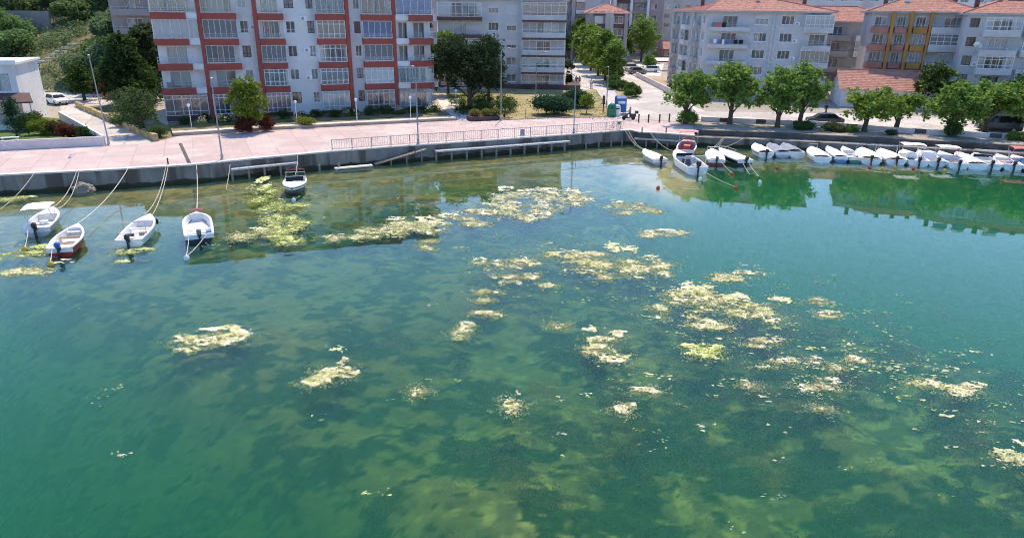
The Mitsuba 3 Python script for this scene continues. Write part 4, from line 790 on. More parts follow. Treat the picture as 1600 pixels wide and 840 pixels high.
for i, (x, y, w, h, c, lab) in enumerate(((-48.2, 74.2, 2.3, 1.6, REDL, 'dark red leaved bush in the villa garden corner'), (-50.6, 75.6, 1.8, 1.5, REDL + HEDGE, 'mixed red and green bush left of the dark red one'), (-52.3, 76.2, 2.5, 1.7, BRIGHT, 'bright green bush in the villa garden'), (-55.2, 78.4, 2.6, 2.0, HEDGE, 'green shrub by the villa terrace'), (-44.9, 71.8, 1.3, 1.7, DARK, 'small pointed bush behind the villa front wall'), (-57.0, 81.5, 2.2, 1.8, REDL, 'red flowered shrub by the gate of the villa'))): shrub('villa_shrub', lab, x, y, w, h, c, 320 + i, leaf=.09)
tree('small_tree', 'young blue green fir in front of the villa terrace', -54.2, 74.6, 4.3, 2.8, JUNI + DARK[:1], 328, lift=.08, nblob=9, shape='cone', leaf=.11, dens=1.6, tr=.08)
# overgrown slope: bushes that can be told apart, then the undergrowth between them
SL = [(-88, 124, 8, 5, 0), (-93, 131, 9, 6, 0), (-97, 141, 9, 6, 3), (-100, 152, 10, 7, 0), (-87, 150, 8, 5, 3), (-69, 114, 6, 4.2, 1), (-67, 119, 7, 5, 2), (-71, 123, 7, 5, 1), (-66, 127, 7, 6, 1), (-71.5, 130.5, 7, 5, 2), (-68, 137, 8, 6, 0), (-74, 138, 7, 5, 2), (-80, 146, 8, 5, 2), (-63, 115, 5, 5, 1), (-60, 119, 6, 6, 0), (-90, 160, 10, 6, 2), (-76, 160, 9, 6, 0), (-105, 165, 12, 8, 0), (-82, 170, 11, 7, 1), (-98, 176, 12, 8, 2), (-74, 132, 6, 5, 2), (-73, 118, 5, 4, 2), (-69, 131, 7, 6, 1), (-85, 140, 6, 4, 3), (-79, 152, 8, 5, 0), (-70, 148, 9, 6, 2), (-92, 146, 7, 5, 2), (-101, 134, 9, 6, 3), (-107, 150, 11, 8, 0)]
LS = ['bright green bush on the overgrown slope', 'dark green bush on the overgrown slope', 'dusty grey green bush on the overgrown slope', 'yellow green bush on the overgrown slope']
CS = [SCRUB[:2] + PLANE[1:2], HEDGE + SCRUB[3:], SCRUB, BRIGHT[1:2] + SCRUB[2:]]
for i, (x, y, w, h, c) in enumerate(SL): shrub('slope_bush', LS[c], x, y, w, h, CS[c], 400 + i, LS[c].replace('bush', 'bushes'), leaf=.24, n=560)
R = random.Random(9); g = np.random.RandomState(9); pts = []
while len(pts) < 6500:
    x, y = g.uniform(-125, -52), g.uniform(113.5, 185)
    path = -84.5 + (y - 112) * .28
    if abs(x - path) < 1.1 + .02 * (y - 112) or hill(x, y) < .1 or g.rand() > .3 + 1.3 * (meshkit.noise(np.array([x * .12, y * .12, 0])) - .2): continue
    pts.append((x, y, float(gz(x, y)) + g.uniform(.1, 1.5) * meshkit.noise(np.array([x * .2, y * .2, 5]))))
cb = MB(); leaves(R, cb, pts, 16, (.6, .6, .3), .2, SCRUB + SCRUB[:2] + [(.16, .15, .07)]); put(tag(num('undergrowth'), 'tangle of grey green undergrowth and dry grass on the slope', 'undergrowth', kind='stuff'), cb, 'leaf')
for i in range(13):
    y = 113.2 + i * 1.35; x = -84.6 + (y - 112) * .28 + .25 * math.sin(i); mb = MB(); z = float(gz(x, y)); mb.box(-.8, .8, -.3, .3, -.25, .12); k = thing('stone_step', ORD[i] + ' rough pale stone step from the bottom of the slope path', 'step', 'stone steps up the slope'); put(k, mb, 'path_concrete', M=M4(x, y, z + .1, .25 + .2 * math.sin(i * 2.1)))
put(thing('slope_wall', 'grey retaining wall on the slope at the upper left', 'retaining wall'), MB().box(-118, -87.5, 136, 136.5, 8, 14.2), 'mauve_wall')
for i in range(9): q = MB(); x = -87 + i * .75; y = 137 + i * 1.1; z = float(gz(x, y)); q.tube([(x, y, z - .3), (x + .05, y, z + 1.6)], .07, 5); put(thing('fence_post', ORD[i] + ' weathered grey post from the lower end of the slope fence', 'post', 'leaning fence posts on the slope'), q, 'wood_grey')
# town greenery
for i, (x, y, h, w, c, lab) in enumerate(((33, 186, 11, 9, PLANE, 'large green tree behind the dirt lot'), (28.5, 190, 9, 7, OLIVE + PLANE[:1], 'grey green tree left of the little tiled house up the street'), (36.5, 232, 14, 11, SCRUB, 'big hazy tree farther up behind the little tiled house'), (24.3, 183, 7.5, 5, DARK, 'dark tree at the foot of the mauve block'), (11, 186, 8, 6, DARK + PLANE[:1], 'dark tree left of the mauve block'), (57.8, 113.5, 4.6, 5, DARK, 'dark tree behind the left end of the small tiled house'), (63.4, 105.5, 6.4, 6.6, DARK + PLANE[1:2], 'dark round tree right of the small tiled house'), (73, 100.5, 5.6, 6, PLANE + BRIGHT[:1], 'bright tree below the pale block at the right edge'), (67.4, 97, 5.0, 4.2, PLANE, 'slender tree before the balconies at the right edge'), (30.3, 160, 3.4, 3.6, PLANE, 'small tree by the parked cars'))):
    tree('town_tree', lab, x, y, h, w, c, 500 + i, lift=.15, nblob=10, leaf=.26 if h > 6 else .2, dens=.8)
for i, (x, y) in enumerate(((29.6, 111.5), (30.3, 115), (29.2, 119.5), (28.4, 124))): shrub('yard_shrub', ORD[i] + ' shrub from the front in the yard beside the grey corner block', x, y, 2.2, 1.6, [DARK, HEDGE][i % 2], 520 + i, 'shrubs in the yard beside the grey corner block', leaf=.13)
# tufts of grass on the lawns
g = np.random.RandomState(3); R = random.Random(3); pts = []
for _ in range(900):
    x, y = g.uniform(-9, 14), g.uniform(92, 123.5)
    if meshkit.noise(np.array([x * .35, y * .35, 3])) > .5: pts.append((x, y, float(terr(y)) + .05))
cb = MB(); leaves(R, cb, pts, 8, (.25, .25, .03), .07, [(.22, .20, .08), (.12, .14, .045), (.27, .23, .11)]); put(tag(num('lawn_grass'), 'dry grass tufts on the lawn', 'grass', kind='stuff'), cb, 'leaf')

# ================================================================ boats
def hull_rings(L, Bm, fb, flare=.82, bow=2.6, sheer=.45, n=13, draft=.28, stern=.9):
    out = []
    for i in range(n):
        t = i / (n - 1); b = Bm / 2 * (stern + (1 - stern) * min(1, t * 3)) * (1 - max(0, (t - .35) / .65) ** bow * .97)
        g = fb * (1 + sheer * t ** 2.2); rise = max(0, (t - .6) / .4) ** 2
        x = L * (t - .5) + (0.12 * L * rise * 0)
        out.append((x, b, g, b * flare * (1 - .45 * rise), .02 + .5 * g * rise, -draft + (draft + g * .55) * rise ** 1.5))
    return out
def boat(label, p_bow, p_stern, Bm, hull='boat_white', group=None, fb=.55, fore=.62, motor='engine_black', cat='boat', extras=(), deck='boat_inside', rim='boat_white', z=0.0, bow=2.6, stern=.9, seed=0):
    R = random.Random(seed); pb, ps = np.array(p_bow, float), np.array(p_stern, float); d = pb - ps; L = float(np.linalg.norm(d)); c = (pb + ps) / 2
    M = M4(c[0], c[1], z, math.atan2(d[1], d[0])); k = thing('boat', label, cat, group)
    rg = hull_rings(L, Bm, fb, bow=bow, stern=stern); n = len(rg)
    mb = MB(); V = []
    for x, b, g, cb, cz, kz in rg: V += [(x, b, g), (x, (b + cb) / 2 + .01, g * .5 + cz * .5), (x, cb, cz), (x, 0, kz), (x, -cb, cz), (x, -(b + cb) / 2 - .01, g * .5 + cz * .5), (x, -b, g)]
    f = [[i * 7 + j, i * 7 + j + 1, (i + 1) * 7 + j + 1, (i + 1) * 7 + j] for i in range(n - 1) for j in range(6)]
    mb.add(V, f); mb.add(V[:7], [[0, 6, 5, 1], [1, 5, 4, 2], [2, 4, 3, 3]]); put(child(k, 'hull'), mb, hull, M=M)
    # rim and inside
    mb = MB(); iw = .11; V = []
    for x, b, g, cb, cz, kz in rg:
        bi = max(b - iw, b * .25); V += [(x, b + .025, g - .05), (x, b + .025, g + .03), (x, bi, g + .03), (x, bi, g - .06)]
    f = [[i * 4 + j, i * 4 + (j + 1) % 4, (i + 1) * 4 + (j + 1) % 4, (i + 1) * 4 + j] for i in range(n - 1) for j in range(4)]
    mb.add(V, f); m2 = np.array(V) * (1, -1, 1); mb.add(m2, [q[::-1] for q in f]); mb.box(-L / 2 - .02, -L / 2 + .10, -rg[0][1], rg[0][1], rg[0][2] - .3, rg[0][2] + .01)
    put(child(k, 'gunwale'), mb, rim, M=M)
    mb = MB(); V = []
    for x, b, g, cb, cz, kz in rg:
        bi = max(b - iw, b * .25) - .002; s = max(.14, cz + .08); V += [(x, bi, g - .02), (x, bi * .9, s), (x, -bi * .9, s), (x, -bi, g - .02)]
    mb.add(V, [[i * 4 + j, (i + 1) * 4 + j, (i + 1) * 4 + j + 1, i * 4 + j + 1] for i in range(n - 1) for j in range(3)])
    if fore < 1:
        top = [(x, b, g) for x, b, g, *_ in rg if x >= L * (min(fore, .88) - .5)]; V = []
        for x, b, g in top: V += [(x, b - .03, g + .012), (x, 0, g + .06), (x, -b + .03, g + .012)]
        mb.add(V, [[i * 3 + j, i * 3 + j + 1, (i + 1) * 3 + j + 1, (i + 1) * 3 + j] for i in range(len(top) - 1) for j in range(2)])
        x, b, g = top[0]; mb.add([(x, b - .05, .16), (x, -b + .05, .16), (x, -b + .05, g + .02), (x, 0, g + .06), (x, b - .05, g + .02)], [[0, 1, 2, 2], [0, 2, 3, 4]])
    put(child(k, 'deck'), mb, deck, M=M)
    hb = lambda t: float(np.interp(t, np.linspace(0, 1, n), [r[1] for r in rg])); hg = lambda t: float(np.interp(t, np.linspace(0, 1, n), [r[2] for r in rg])); X = lambda t: L * (t - .5)
    for t in [e[1] for e in extras if e[0] == 'thwart'] or ([.25, .48] if not any(e[0] in ('cover', 'console', 'rib') for e in extras) else []):
        mb = MB(); mb.box(X(t) - .13, X(t) + .13, -hb(t) + .09, hb(t) - .09, hg(t) - .20, hg(t) - .15); put(child(k, 'seat'), mb, deck if R.random() < .6 else 'wood', M=M)
    if motor:
        o = child(k, 'outboard_motor'); s = 1.2 if 'bigmotor' in [e[0] for e in extras] else .84
        w = trimesh.creation.icosphere(2); v = w.vertices.copy(); v = np.sign(v) * np.abs(v) ** .75; mb = MB(); mb.add(v * np.array([.26, .19, .24]) * s + np.array([-L / 2 - .20, 0, fb + .30 * s]), w.faces); put(o, mb, motor, M=M)
        mb = MB(); mb.box(-L / 2 - .30, -L / 2 - .12, -.06, .06, -.45, fb + .15); mb.box(-L / 2 - .12, -L / 2 + .04, -.11, .11, fb - .12, fb + .10); mb.box(-L / 2 - .42, -L / 2 - .1, -.09, .09, -.12, -.09); mb.tube([(-L / 2 - .05, .05, fb + .2), (-L / 2 + .35, .1, fb + .28)], .025, 5); put(child(o, 'leg'), mb, 'engine_black', M=M)
    for e in extras:
        t = e[0]
        if t == 'bimini':
            _, a, bq, h, m = e; q = child(k, 'canopy'); mb = MB(); g = 7
            V = [(X(a + (bq - a) * i / (g - 1)), s * hb(.4) * .95, h + .06 * math.sin(math.pi * i / (g - 1)) - (.05 if abs(s) == 1 else 0)) for i in range(g) for s in (-1, -.5, 0, .5, 1)]
            F_ = [[i * 5 + j, i * 5 + j + 1, (i + 1) * 5 + j + 1, (i + 1) * 5 + j] for i in range(g - 1) for j in range(4)]
            V2 = [(x_, y_, z_ - .04) for x_, y_, z_ in V]; mb.add(V, F_); mb.add(V2, [r[::-1] for r in F_]); put(q, mb, m, M=M)
            for s in (-1, 1):
                mb = MB(); y = s * hb(.4) * .93
                for tt in (a + .03, bq - .03): mb.tube([(X((a + bq) / 2), s * hb(.4) * .96, hg(.4)), (X(tt), y, h - .05)], .02, 5)
                put(child(q, 'frame'), mb, 'rail_metal', M=M)
        if t == 'arch':
            _, a, h, m = e; mb = MB(); y = hb(a) - .06; mb.tube([(X(a), y, hg(a)), (X(a) - .08, y, h), (X(a) - .08, -y, h), (X(a), -y, hg(a))], .035, 6); put(child(k, 'arch'), mb, m, M=M)
        if t == 'console':
            _, a, m = e; mb = MB(); x = X(a); mb.hexa([(x - .3, -.4, .16), (x + .3, -.4, .16), (x + .3, .4, .16), (x - .3, .4, .16), (x - .2, -.36, .85), (x + .15, -.36, .95), (x + .15, .36, .95), (x - .2, .36, .85)]); put(child(k, 'console'), mb, m, M=M)
        if t == 'screen':
            _, a, h = e; x = X(a); y = hb(a) - .1; g = hg(a) + .05; q = child(k, 'windscreen'); mb = MB(); mb.tube([(x - .35, y, g), (x - .1, y * .9, g + h), (x - .1, -y * .9, g + h), (x - .35, -y, g)], .025, 5); put(q, mb, 'rail_metal', M=M)
            mb = MB(); mb.add([(x + .25, y * .8, g), (x + .25, -y * .8, g), (x - .08, -y * .85, g + h), (x - .08, y * .85, g + h)], [[0, 1, 2, 3]]); put(child(q, 'pane'), mb, 'car_glass', M=M)
        if t == 'cover':
            _, a0, a1, m, up = e; V = []; g = 9
            for i in range(g):
                tt = a0 + (a1 - a0) * i / (g - 1)
                for s in (-1.04, -.98, -.55, 0, .55, .98, 1.04): V.append((X(tt), s * hb(tt), hg(tt) + (-.10 if abs(s) > 1 else .04 if abs(s) > .9 else up * (1 - abs(s) * .4) * (.75 + .25 * math.cos(i * 2.2 + s)) * math.sin(math.pi * (.18 + .72 * i / (g - 1))) + .05)))
            mb = MB(); mb.add(V, [[i * 7 + j, i * 7 + j + 1, (i + 1) * 7 + j + 1, (i + 1) * 7 + j] for i in range(g - 1) for j in range(6)]); put(child(k, 'cover'), mb, m, True, M=M)
        if t == 'cabin':
            _, a0, a1, h, m = e; x0, x1 = X(a0), X(a1); y = hb((a0 + a1) / 2) - .25; g = hg(a0); q = child(k, 'cabin'); mb = MB(); mb.hexa([(x0, -y, .2), (x1, -y * .8, .3), (x1, y * .8, .3), (x0, y, .2), (x0 + .05, -y * .9, g + h), (x1 - .5, -y * .7, g + h), (x1 - .5, y * .7, g + h), (x0 + .05, y * .9, g + h)]); put(q, mb, m, M=M)
            mb = MB(); mb.hexa([(x1 - .42, -y * .62, g + .18), (x1 - .20, -y * .66, g + .18), (x1 - .20, y * .66, g + .18), (x1 - .42, y * .62, g + .18), (x1 - .49, -y * .62, g + h - .08), (x1 - .46, -y * .6, g + h - .08), (x1 - .46, y * .6, g + h - .08), (x1 - .49, y * .62, g + h - .08)]); put(child(q, 'windscreen'), mb, 'car_glass', M=M)
        if t == 'rail':
            mb = MB()
            for s in (-1, 1): mb.tube([(X(tt), s * (hb(tt) - .04), hg(tt) + .3) for tt in np.linspace(.62, .985, 8)], .018, 5); [mb.tube([(X(tt), s * (hb(tt) - .04), hg(tt)), (X(tt), s * (hb(tt) - .04), hg(tt) + .3)], .015, 4) for tt in (.64, .76, .88, .98)]
            tag(put(child(k, 'bow_rail'), mb, 'rail_metal', M=M), kind='stuff')
        if t == 'fender':
            _, tt, s, m = e; mb = MB(); mb.lathe([(0, .18), (.05, .2), (.11, .1), (.11, -.1), (.05, -.2), (0, -.2)], (X(tt), s * (hb(tt) + .12), hg(tt) - .2), 10); put(child(k, 'fender'), mb, m, True, M=M)
        if t == 'box':
            _, tt, y, m, sx, sy, sz = e; mb = MB(); mb.box(X(tt) - sx / 2, X(tt) + sx / 2, y - sy / 2, y + sy / 2, .16, .16 + sz); put(child(k, 'locker'), mb, m, M=M)
        if t == 'stripe':
            mb = MB(); V = []
            for x, b, g, cb, cz, kz in rg: V += [(x, b + .012, g - .12), (x, (b * .8 + cb * .2) + .018, g - .24)]
            F_ = [[i * 2, i * 2 + 1, i * 2 + 3, i * 2 + 2] for i in range(n - 1)]; mb.add(V, F_); mb.add(np.array(V) * (1, -1, 1), F_); put(child(k, 'stripe'), mb, e[1], M=M)
        if t == 'fold':     # folded canopy lying across the bow
            _, tt, m = e; mb = MB(); y = hb(tt) * 1.15; mb.tube([(X(tt), -y, hg(tt) + .25), (X(tt) + .05, 0, hg(tt) + .33), (X(tt), y, hg(tt) + .28)], [.07, .10, .06], 7); put(child(k, 'folded_canopy'), mb, m, M=M)
    return k, M, L
LG = 'small boats moored off the left quay'
boat('white skiff with a square white sun canopy and black outboard, leftmost boat', (-34.6, 49.6), (-32.95, 45.0), 1.75, 'boat_grey', LG, motor='engine_black', extras=(('bimini', .12, .52, 1.75, 'canvas_white'), ('box', .5, .1, 'boat_white', .3, .5, .25), ('thwart', .3)), stern=.93, seed=1)
boat('open boat with red hull, white inside and a blue outboard', (-30.2, 45.4), (-28.75, 40.9), 1.75, 'boat_red', LG, fore=.8, motor='motor_blue', extras=(('thwart', .3), ('thwart', .58), ('thwart', .78)), bow=2.2, stern=.82, seed=2)
boat('white boat with a bare canopy bar raised over its stern', (-26.5, 48.0), (-25.3, 42.7), 1.8, 'boat_white', LG, extras=(('arch', .22, 1.45, 'rail_metal'), ('thwart', .2), ('thwart', .55), ('fender', .8, -1, 'boat_navy'), ('fender', .25, 1, 'buoy_red'), ('box', .3, .4, 'engine_black', .3, .5, .3), ('box', .45, -.2, 'curtain_cream', .4, .4, .2)), fore=.75, seed=3)
boat('blunt white boat with dark hull bottom and a red folded canopy across the bow', (-23.4, 48.6), (-21.2, 44.0), 1.9, 'boat_navy', LG, fore=.93, motor='curtain_grey', extras=(('fold', .93, 'canvas_red'), ('box', .15, -.62, 'boat_blue', .35, .4, .4), ('thwart', .35), ('stripe', 'boat_white')), bow=5.0, stern=.95, seed=4)
boat('small white decked boat pointing its bow at open water with black lower hull', (-18.7, 56.4), (-19.9, 61.6), 2.0, 'boat_navy', LG, fore=.34, motor=None, extras=(('screen', .36, .35), ('arch', .08, 1.3, 'canvas_red'), ('arch', .2, 1.2, 'rail_metal'), ('stripe', 'boat_white'), ('box', .2, 0, 'canvas_red', .6, 1.1, .3)), bow=2.4, stern=.8, seed=5)
CG = 'boats moored by the quay corner'
boat('plain white covered skiff moored alone by the quay corner', (14.6, 76.2), (15.55, 71.6), 1.75, 'boat_grey', CG, extras=(('cover', .02, .98, 'canvas_white', .06),), seed=6)
boat('large white boat with red interior under a pink red canopy at the quay corner', (20.9, 81.6), (19.1, 75.8), 2.15, 'boat_white', CG, fb=.8, motor=None, fore=.72, deck='canvas_pink', extras=(('bimini', .6, .86, 2.3, 'canvas_pink'), ('console', .45, 'boat_red'), ('rail',)), seed=7)
boat('grey white speedboat with a big black outboard in front of the red canopy boat', (17.75, 74.6), (18.35, 67.2), 2.4, 'boat_white', CG, fb=.75, motor='engine_black', fore=.58, extras=(('bigmotor',), ('screen', .58, .4), ('arch', .12, 1.7, 'boat_white'), ('box', .3, .5, 'boat_navy', .6, .5, .35), ('box', .3, -.5, 'boat_grey', .6, .5, .35), ('console', .48, 'boat_navy'), ('fender', .05, 1, 'buoy_white')), seed=8)
boat('white decked boat with dark red lower hull right of the speedboat', (22.4, 77.0), (21.5, 71.7), 1.95, 'boat_red', CG, extras=(('cover', .03, .9, 'canvas_white', .12), ('arch', .75, 1.25, 'boat_white')), motor='curtain_grey', seed=9)
boat('white decked boat with black outboard right of the red hulled one', (23.4, 77.6), (24.6, 71.8), 1.95, 'boat_navy', CG, extras=(('cover', .04, .92, 'canvas_white', .10), ('box', .4, 0, 'curtain_cream', .8, .7, .55), ('rail',)), seed=10)
DG = 'covered boats moored under the plane trees'
boat('white covered boat with outboard, left of the two slate covered boats', (28.4, 80.6), (28.3, 76.2), 1.9, 'boat_white', DG, extras=(('cover', .1, .98, 'canvas_white', .25), ('stripe', 'boat_green')), seed=11)
boat('boat under a slate blue cover, left of the other slate covered one', (30.2, 80.9), (30.35, 76.6), 1.9, 'boat_grey', DG, motor=None, extras=(('cover', .03, .99, 'canvas_slate', .35),), seed=12)
boat('slate grey covered boat with bare white stern, right of the other slate covered one', (31.9, 81.0), (31.95, 76.6), 1.9, 'boat_white', DG, motor=None, extras=(('cover', .2, .99, 'canvas_slate', .3),), seed=13)
EG = 'white boats in the long moored row at right'
row = [((34.6, 79.0), (33.7, 73.6), 2.17, 'boat_white', (('cover', .1, .97, 'canvas_white', .25), ('arch', .85, 1.3, 'rail_metal')), None, 'white covered boat at the left end of the long moored row'),
       ((36.7, 79.6), (35.7, 74.6), 1.6, 'boat_blue', (('cover', .05, .9, 'canvas_grey', .15),), None, 'narrow blue hulled boat with grey cover second in the moored row'),
       ((38.2, 79.5), (37.3, 74.0), 1.6, 'boat_green', (('thwart', .2), ('thwart', .5), ('thwart', .75)), None, 'slim green hulled open boat third in the moored row'),
       ((40.0, 79.0), (39.0, 72.9), 2.39, 'boat_white', (('cover', .08, .93, 'canvas_white', .22), ('arch', .62, 1.5, 'rail_metal'), ('fender', .2, 1, 'buoy_red')), 'engine_black', 'white covered boat with black outboard and pipe arch fourth in the moored row'),
       ((42.3, 78.6), (41.3, 72.5), 2.39, 'boat_white', (('cover', .05, .9, 'canvas_cream', .24), ('arch', .6, 1.5, 'boat_white'), ('fender', .3, 1, 'canvas_red')), 'engine_black', 'cream covered boat with white pipe arch fifth in the moored row'),
       ((44.6, 78.2), (43.4, 72.1), 2.39, 'boat_white', (('bimini', .35, .68, 1.9, 'canvas_white'), ('console', .5, 'boat_white'), ('box', .25, .4, 'boat_navy', .5, .5, .4), ('fender', .12, -1, 'boat_blue')), 'engine_black', 'white boat under a bright white canopy sixth in the moored row'),
       ((46.2, 77.8), (45.2, 72.0), 2.17, 'boat_white', (('rail',), ('cabin', .4, .72, .5, 'boat_white'), ('arch', .9, 1.2, 'rail_metal')), 'engine_black', 'white boat with low cabin and bow rail seventh in the moored row'),
       ((48.1, 77.6), (46.9, 71.7), 2.17, 'boat_white', (('bimini', .5, .8, 1.7, 'canvas_white'), ('thwart', .3)), 'engine_black', 'white open boat with a pale canopy eighth in the moored row'),
       ((50.0, 77.2), (48.7, 71.4), 2.28, 'boat_white', (('cover', .05, .9, 'canvas_grey', .28), ('fold', .95, 'canvas_red')), None, 'grey covered boat with red folded canopy ninth in the moored row'),
       ((51.9, 76.7), (50.4, 71.1), 2.28, 'boat_white', (('arch', .5, 1.6, 'boat_white'), ('screen', .6, .35), ('box', .3, 0, 'boat_grey', .5, .8, .35)), 'engine_black', 'white boat with white frame and windscreen tenth in the moored row'),
       ((53.6, 76.3), (52.2, 70.7), 2.17, 'boat_white', (('arch', .75, 1.4, 'rail_metal'), ('thwart', .3), ('thwart', .55), ('box', .42, .3, 'canvas_red', .5, .5, .3)), 'engine_black', 'white open boat with a red box aboard eleventh in the moored row'),
       ((55.5, 75.8), (54.1, 70.2), 2.28, 'boat_navy', (('bimini', .5, .85, 1.9, 'canvas_red'), ('console', .45, 'boat_blue'), ('stripe', 'boat_white')), 'engine_black', 'dark hulled boat under a pink red canopy near the right edge'),
       ((57.6, 75.2), (56.2, 69.6), 2.39, 'boat_white', (('cover', .05, .95, 'canvas_white', .2), ('rail',)), 'engine_black', 'white covered boat cut by the right edge of the view')]
J = random.Random(31)
for i, (pb, ps, bm, hl, ex, mo, lab) in enumerate(row): boat(lab, (pb[0] + J.uniform(-.25, .25), pb[1] - J.uniform(0, .5)), (ps[0] + J.uniform(-.3, .3), ps[1] + J.uniform(-.5, .6)), bm * J.uniform(.93, 1.03), hl, EG, extras=ex, motor=mo, seed=20 + i, fore=.66)

# buoys, mooring ropes
BU = [(-31.7, 41.9, 'buoy_yellow', 'small yellow buoy behind the leftmost skiff'), (-28.3, 39.2, 'buoy_yellow', 'yellow buoy at the stern of the red hulled boat'), (-20.6, 40.6, 'buoy_white', 'white buoy behind the blunt boat with the red folded canopy'), (-18.2, 55.0, 'buoy_white', 'white buoy before the bow of the small decked boat'), (13.2, 60.8, 'buoy_red', 'pinkish buoy alone in front of the sandy shallows'), (15.8, 66.8, 'buoy_white', 'white buoy over the sandy shallows left of the speedboat'), (18.0, 64.6, 'buoy_white', 'white buoy just behind the speedboat'),
      (21.8, 67.1, 'buoy_red', 'red buoy behind the red hulled covered boat'), (20.4, 61.2, 'buoy_red', 'red buoy farthest from the boats at the quay corner'), (27.4, 70.1, 'buoy_red', 'red buoy below the slate covered boats'), (23.4, 63.6, 'buoy_white', 'small white buoy out in the green water'), (37.4, 71.0, 'buoy_red', 'reddish buoy behind the fourth boat of the moored row'), (38.4, 70.3, 'buoy_yellow', 'yellow buoy behind the fourth boat of the moored row'), (40.2, 71.2, 'buoy_yellow', 'big yellow buoy behind the fifth boat of the moored row'), (41.8, 70.6, 'buoy_red', 'red buoy between the fifth and sixth boats of the moored row'), (44.6, 69.8, 'buoy_yellow', 'orange yellow buoy behind the sixth boat of the moored row')]
for x, y, m, lab in BU: mb = MB(); mb.lathe([(0, -.12), (.12, -.09), (.19, .05), (.16, .2), (.06, .28), (.035, .34), (0, .34)], (x, y, 0), 12); put(thing('buoy', lab, 'buoy', 'mooring buoys'), mb, m, True)
def rope(lab, a, b, sag=.5, r=.024, group='mooring ropes'):
    a, b = np.array(a, float), np.array(b, float); t = np.linspace(0, 1, 12)[:, None]; p = a + (b - a) * t; p[:, 2] -= sag * 4 * (t * (1 - t))[:, 0]; mb = MB(); mb.tube(p, r, 5); put(thing('mooring_rope', lab, 'rope', group), mb, 'rope')
rope('slack rope at the far left running down to a scummy patch', (-40.7, 57.0, 1.63), (-39.5, 49.5, .05), .35); rope('rope at the far left running on to the left edge', (-39.5, 49.5, .05), (-41.5, 43.5, .02), .02)
rope('left one of two ropes from the quay to the leftmost skiff', (-37.9, 58.4, 1.63), (-34.6, 49.4, .75), .5); rope('right one of two ropes from the quay to the leftmost skiff', (-37.7, 58.4, 1.63), (-34.1, 49.3, .75), .7)
rope('long rope from the quay to the bow of the red hulled boat', (-34.1, 59.7, 1.63), (-30.2, 45.3, .8), .45, .03)
rope('left one of two ropes to the boat with the bare canopy bar', (-31.4, 61.0, 1.63), (-26.8, 47.8, .8), .7); rope('right one of two ropes to the boat with the bare canopy bar', (-31.2, 61.0, 1.63), (-26.2, 47.8, .8), .4)
rope('rope from the quay to the blunt boat with the red folded canopy', (-29.0, 61.8, 1.63), (-23.3, 48.5, .85), .5, .03)
rope('left stern rope of the blunt boat going to its white buoy', (-21.9, 44.0, .5), (-20.6, 40.6, .2), .1); rope('right stern rope of the blunt boat going to its white buoy', (-20.8, 44.1, .5), (-20.6, 40.6, .2), .1)
rope('rope hanging from the quay to a scummy line left of the small decked boat', (-26.4, 62.9, 1.3), (-25.2, 58.5, .02), .1); rope('rope from the quay to the stern of the small decked boat', (-21.2, 66.8, 1.63), (-20.0, 61.7, .7), .2)
rope('left rope of the lone covered skiff at the quay corner', (13.6, 83.9, 1.6), (14.5, 76.2, .75), .4); rope('right rope of the lone covered skiff at the quay corner', (14.0, 84.1, 1.6), (14.8, 76.2, .75), .5)
rope('rope from the quay corner to the speedboat', (16.4, 82.5, 1.6), (17.6, 74.6, .9), .4); rope('rope to the red hulled covered boat', (25.4, 82.8, 1.0), (22.6, 77, .85), .2); rope('second rope to the red hulled covered boat', (25.2, 82.8, 1.0), (22.1, 77, .85), .3); rope('rope to the decked boat with black outboard', (27.6, 82.6, 1.0), (23.6, 77.6, .85), .2)
rope('stern rope from the red hulled covered boat to its red buoy', (21.9, 71.8, .5), (21.8, 67.2, .2), .1); rope('stern rope of the decked boat slanting into the green water', (24.2, 71.8, .5), (23.6, 67.2, .05), .1); rope('second stern rope of the decked boat slanting into the green water', (24.8, 71.8, .5), (24.2, 66.4, .05), .1); rope('long slack rope from the speedboat to the farthest red buoy', (18.8, 67.3, .4), (20.4, 61.3, .15), .1)
rope('stern rope of the leftmost skiff to its yellow buoy', (-33.4, 44.9, .5), (-31.7, 41.9, .15), .1); rope('stern rope of the red hulled boat to its yellow buoy', (-29.2, 40.9, .5), (-28.3, 39.2, .2), .05)

# ================================================================ quay furniture
def along_line(pts, step, off=0.0):
    p = np.asarray(pts, float); out = []; carry = 0.0
    for a, b in zip(p, p[1:]):
        L = np.linalg.norm(b - a); u = (b - a) / L; n = np.array([-u[1], u[0]]); s = carry
        while s < L: out.append((a + u * s + n * off, u)); s += step
        carry = s - L
    return out
fl = [(-18.2, 68.6), (-11, 72.3), (-3, 76), (7.3, 81), (13.6, 84.1)]
k = thing('railing', 'long white metal railing along the edge of the pink promenade', 'railing')
put(child(k, 'top_rail'), strip(fl, .28, .33, 1.02, 1.07), 'grey_metal'); put(child(k, 'lower_rail'), strip(fl, .285, .325, .12, .155), 'grey_metal')
for q, u in along_line(fl, 2.05, .305): mb = MB(); mb.box(q[0] - .035, q[0] + .035, q[1] - .035, q[1] + .035, 1.6, 2.68); put(child(k, 'post'), mb, 'grey_metal')
mb = MB(); [mb.box(q[0] - .013, q[0] + .013, q[1] - .013, q[1] + .013, 1.73, 2.63) for q, u in along_line(fl, .25, .305)]; tag(put(child(k, 'bars'), mb, 'grey_metal'), kind='stuff')
sg = thing('notice_panel', 'small grey notice panel fixed to the promenade railing', 'panel'); mb = MB(); mb.box(-.28, .28, -.02, .02, 1.75, 2.5); put(sg, mb, 'frame_grey', M=M4(1.0, 78.15, 0, rad(26)))
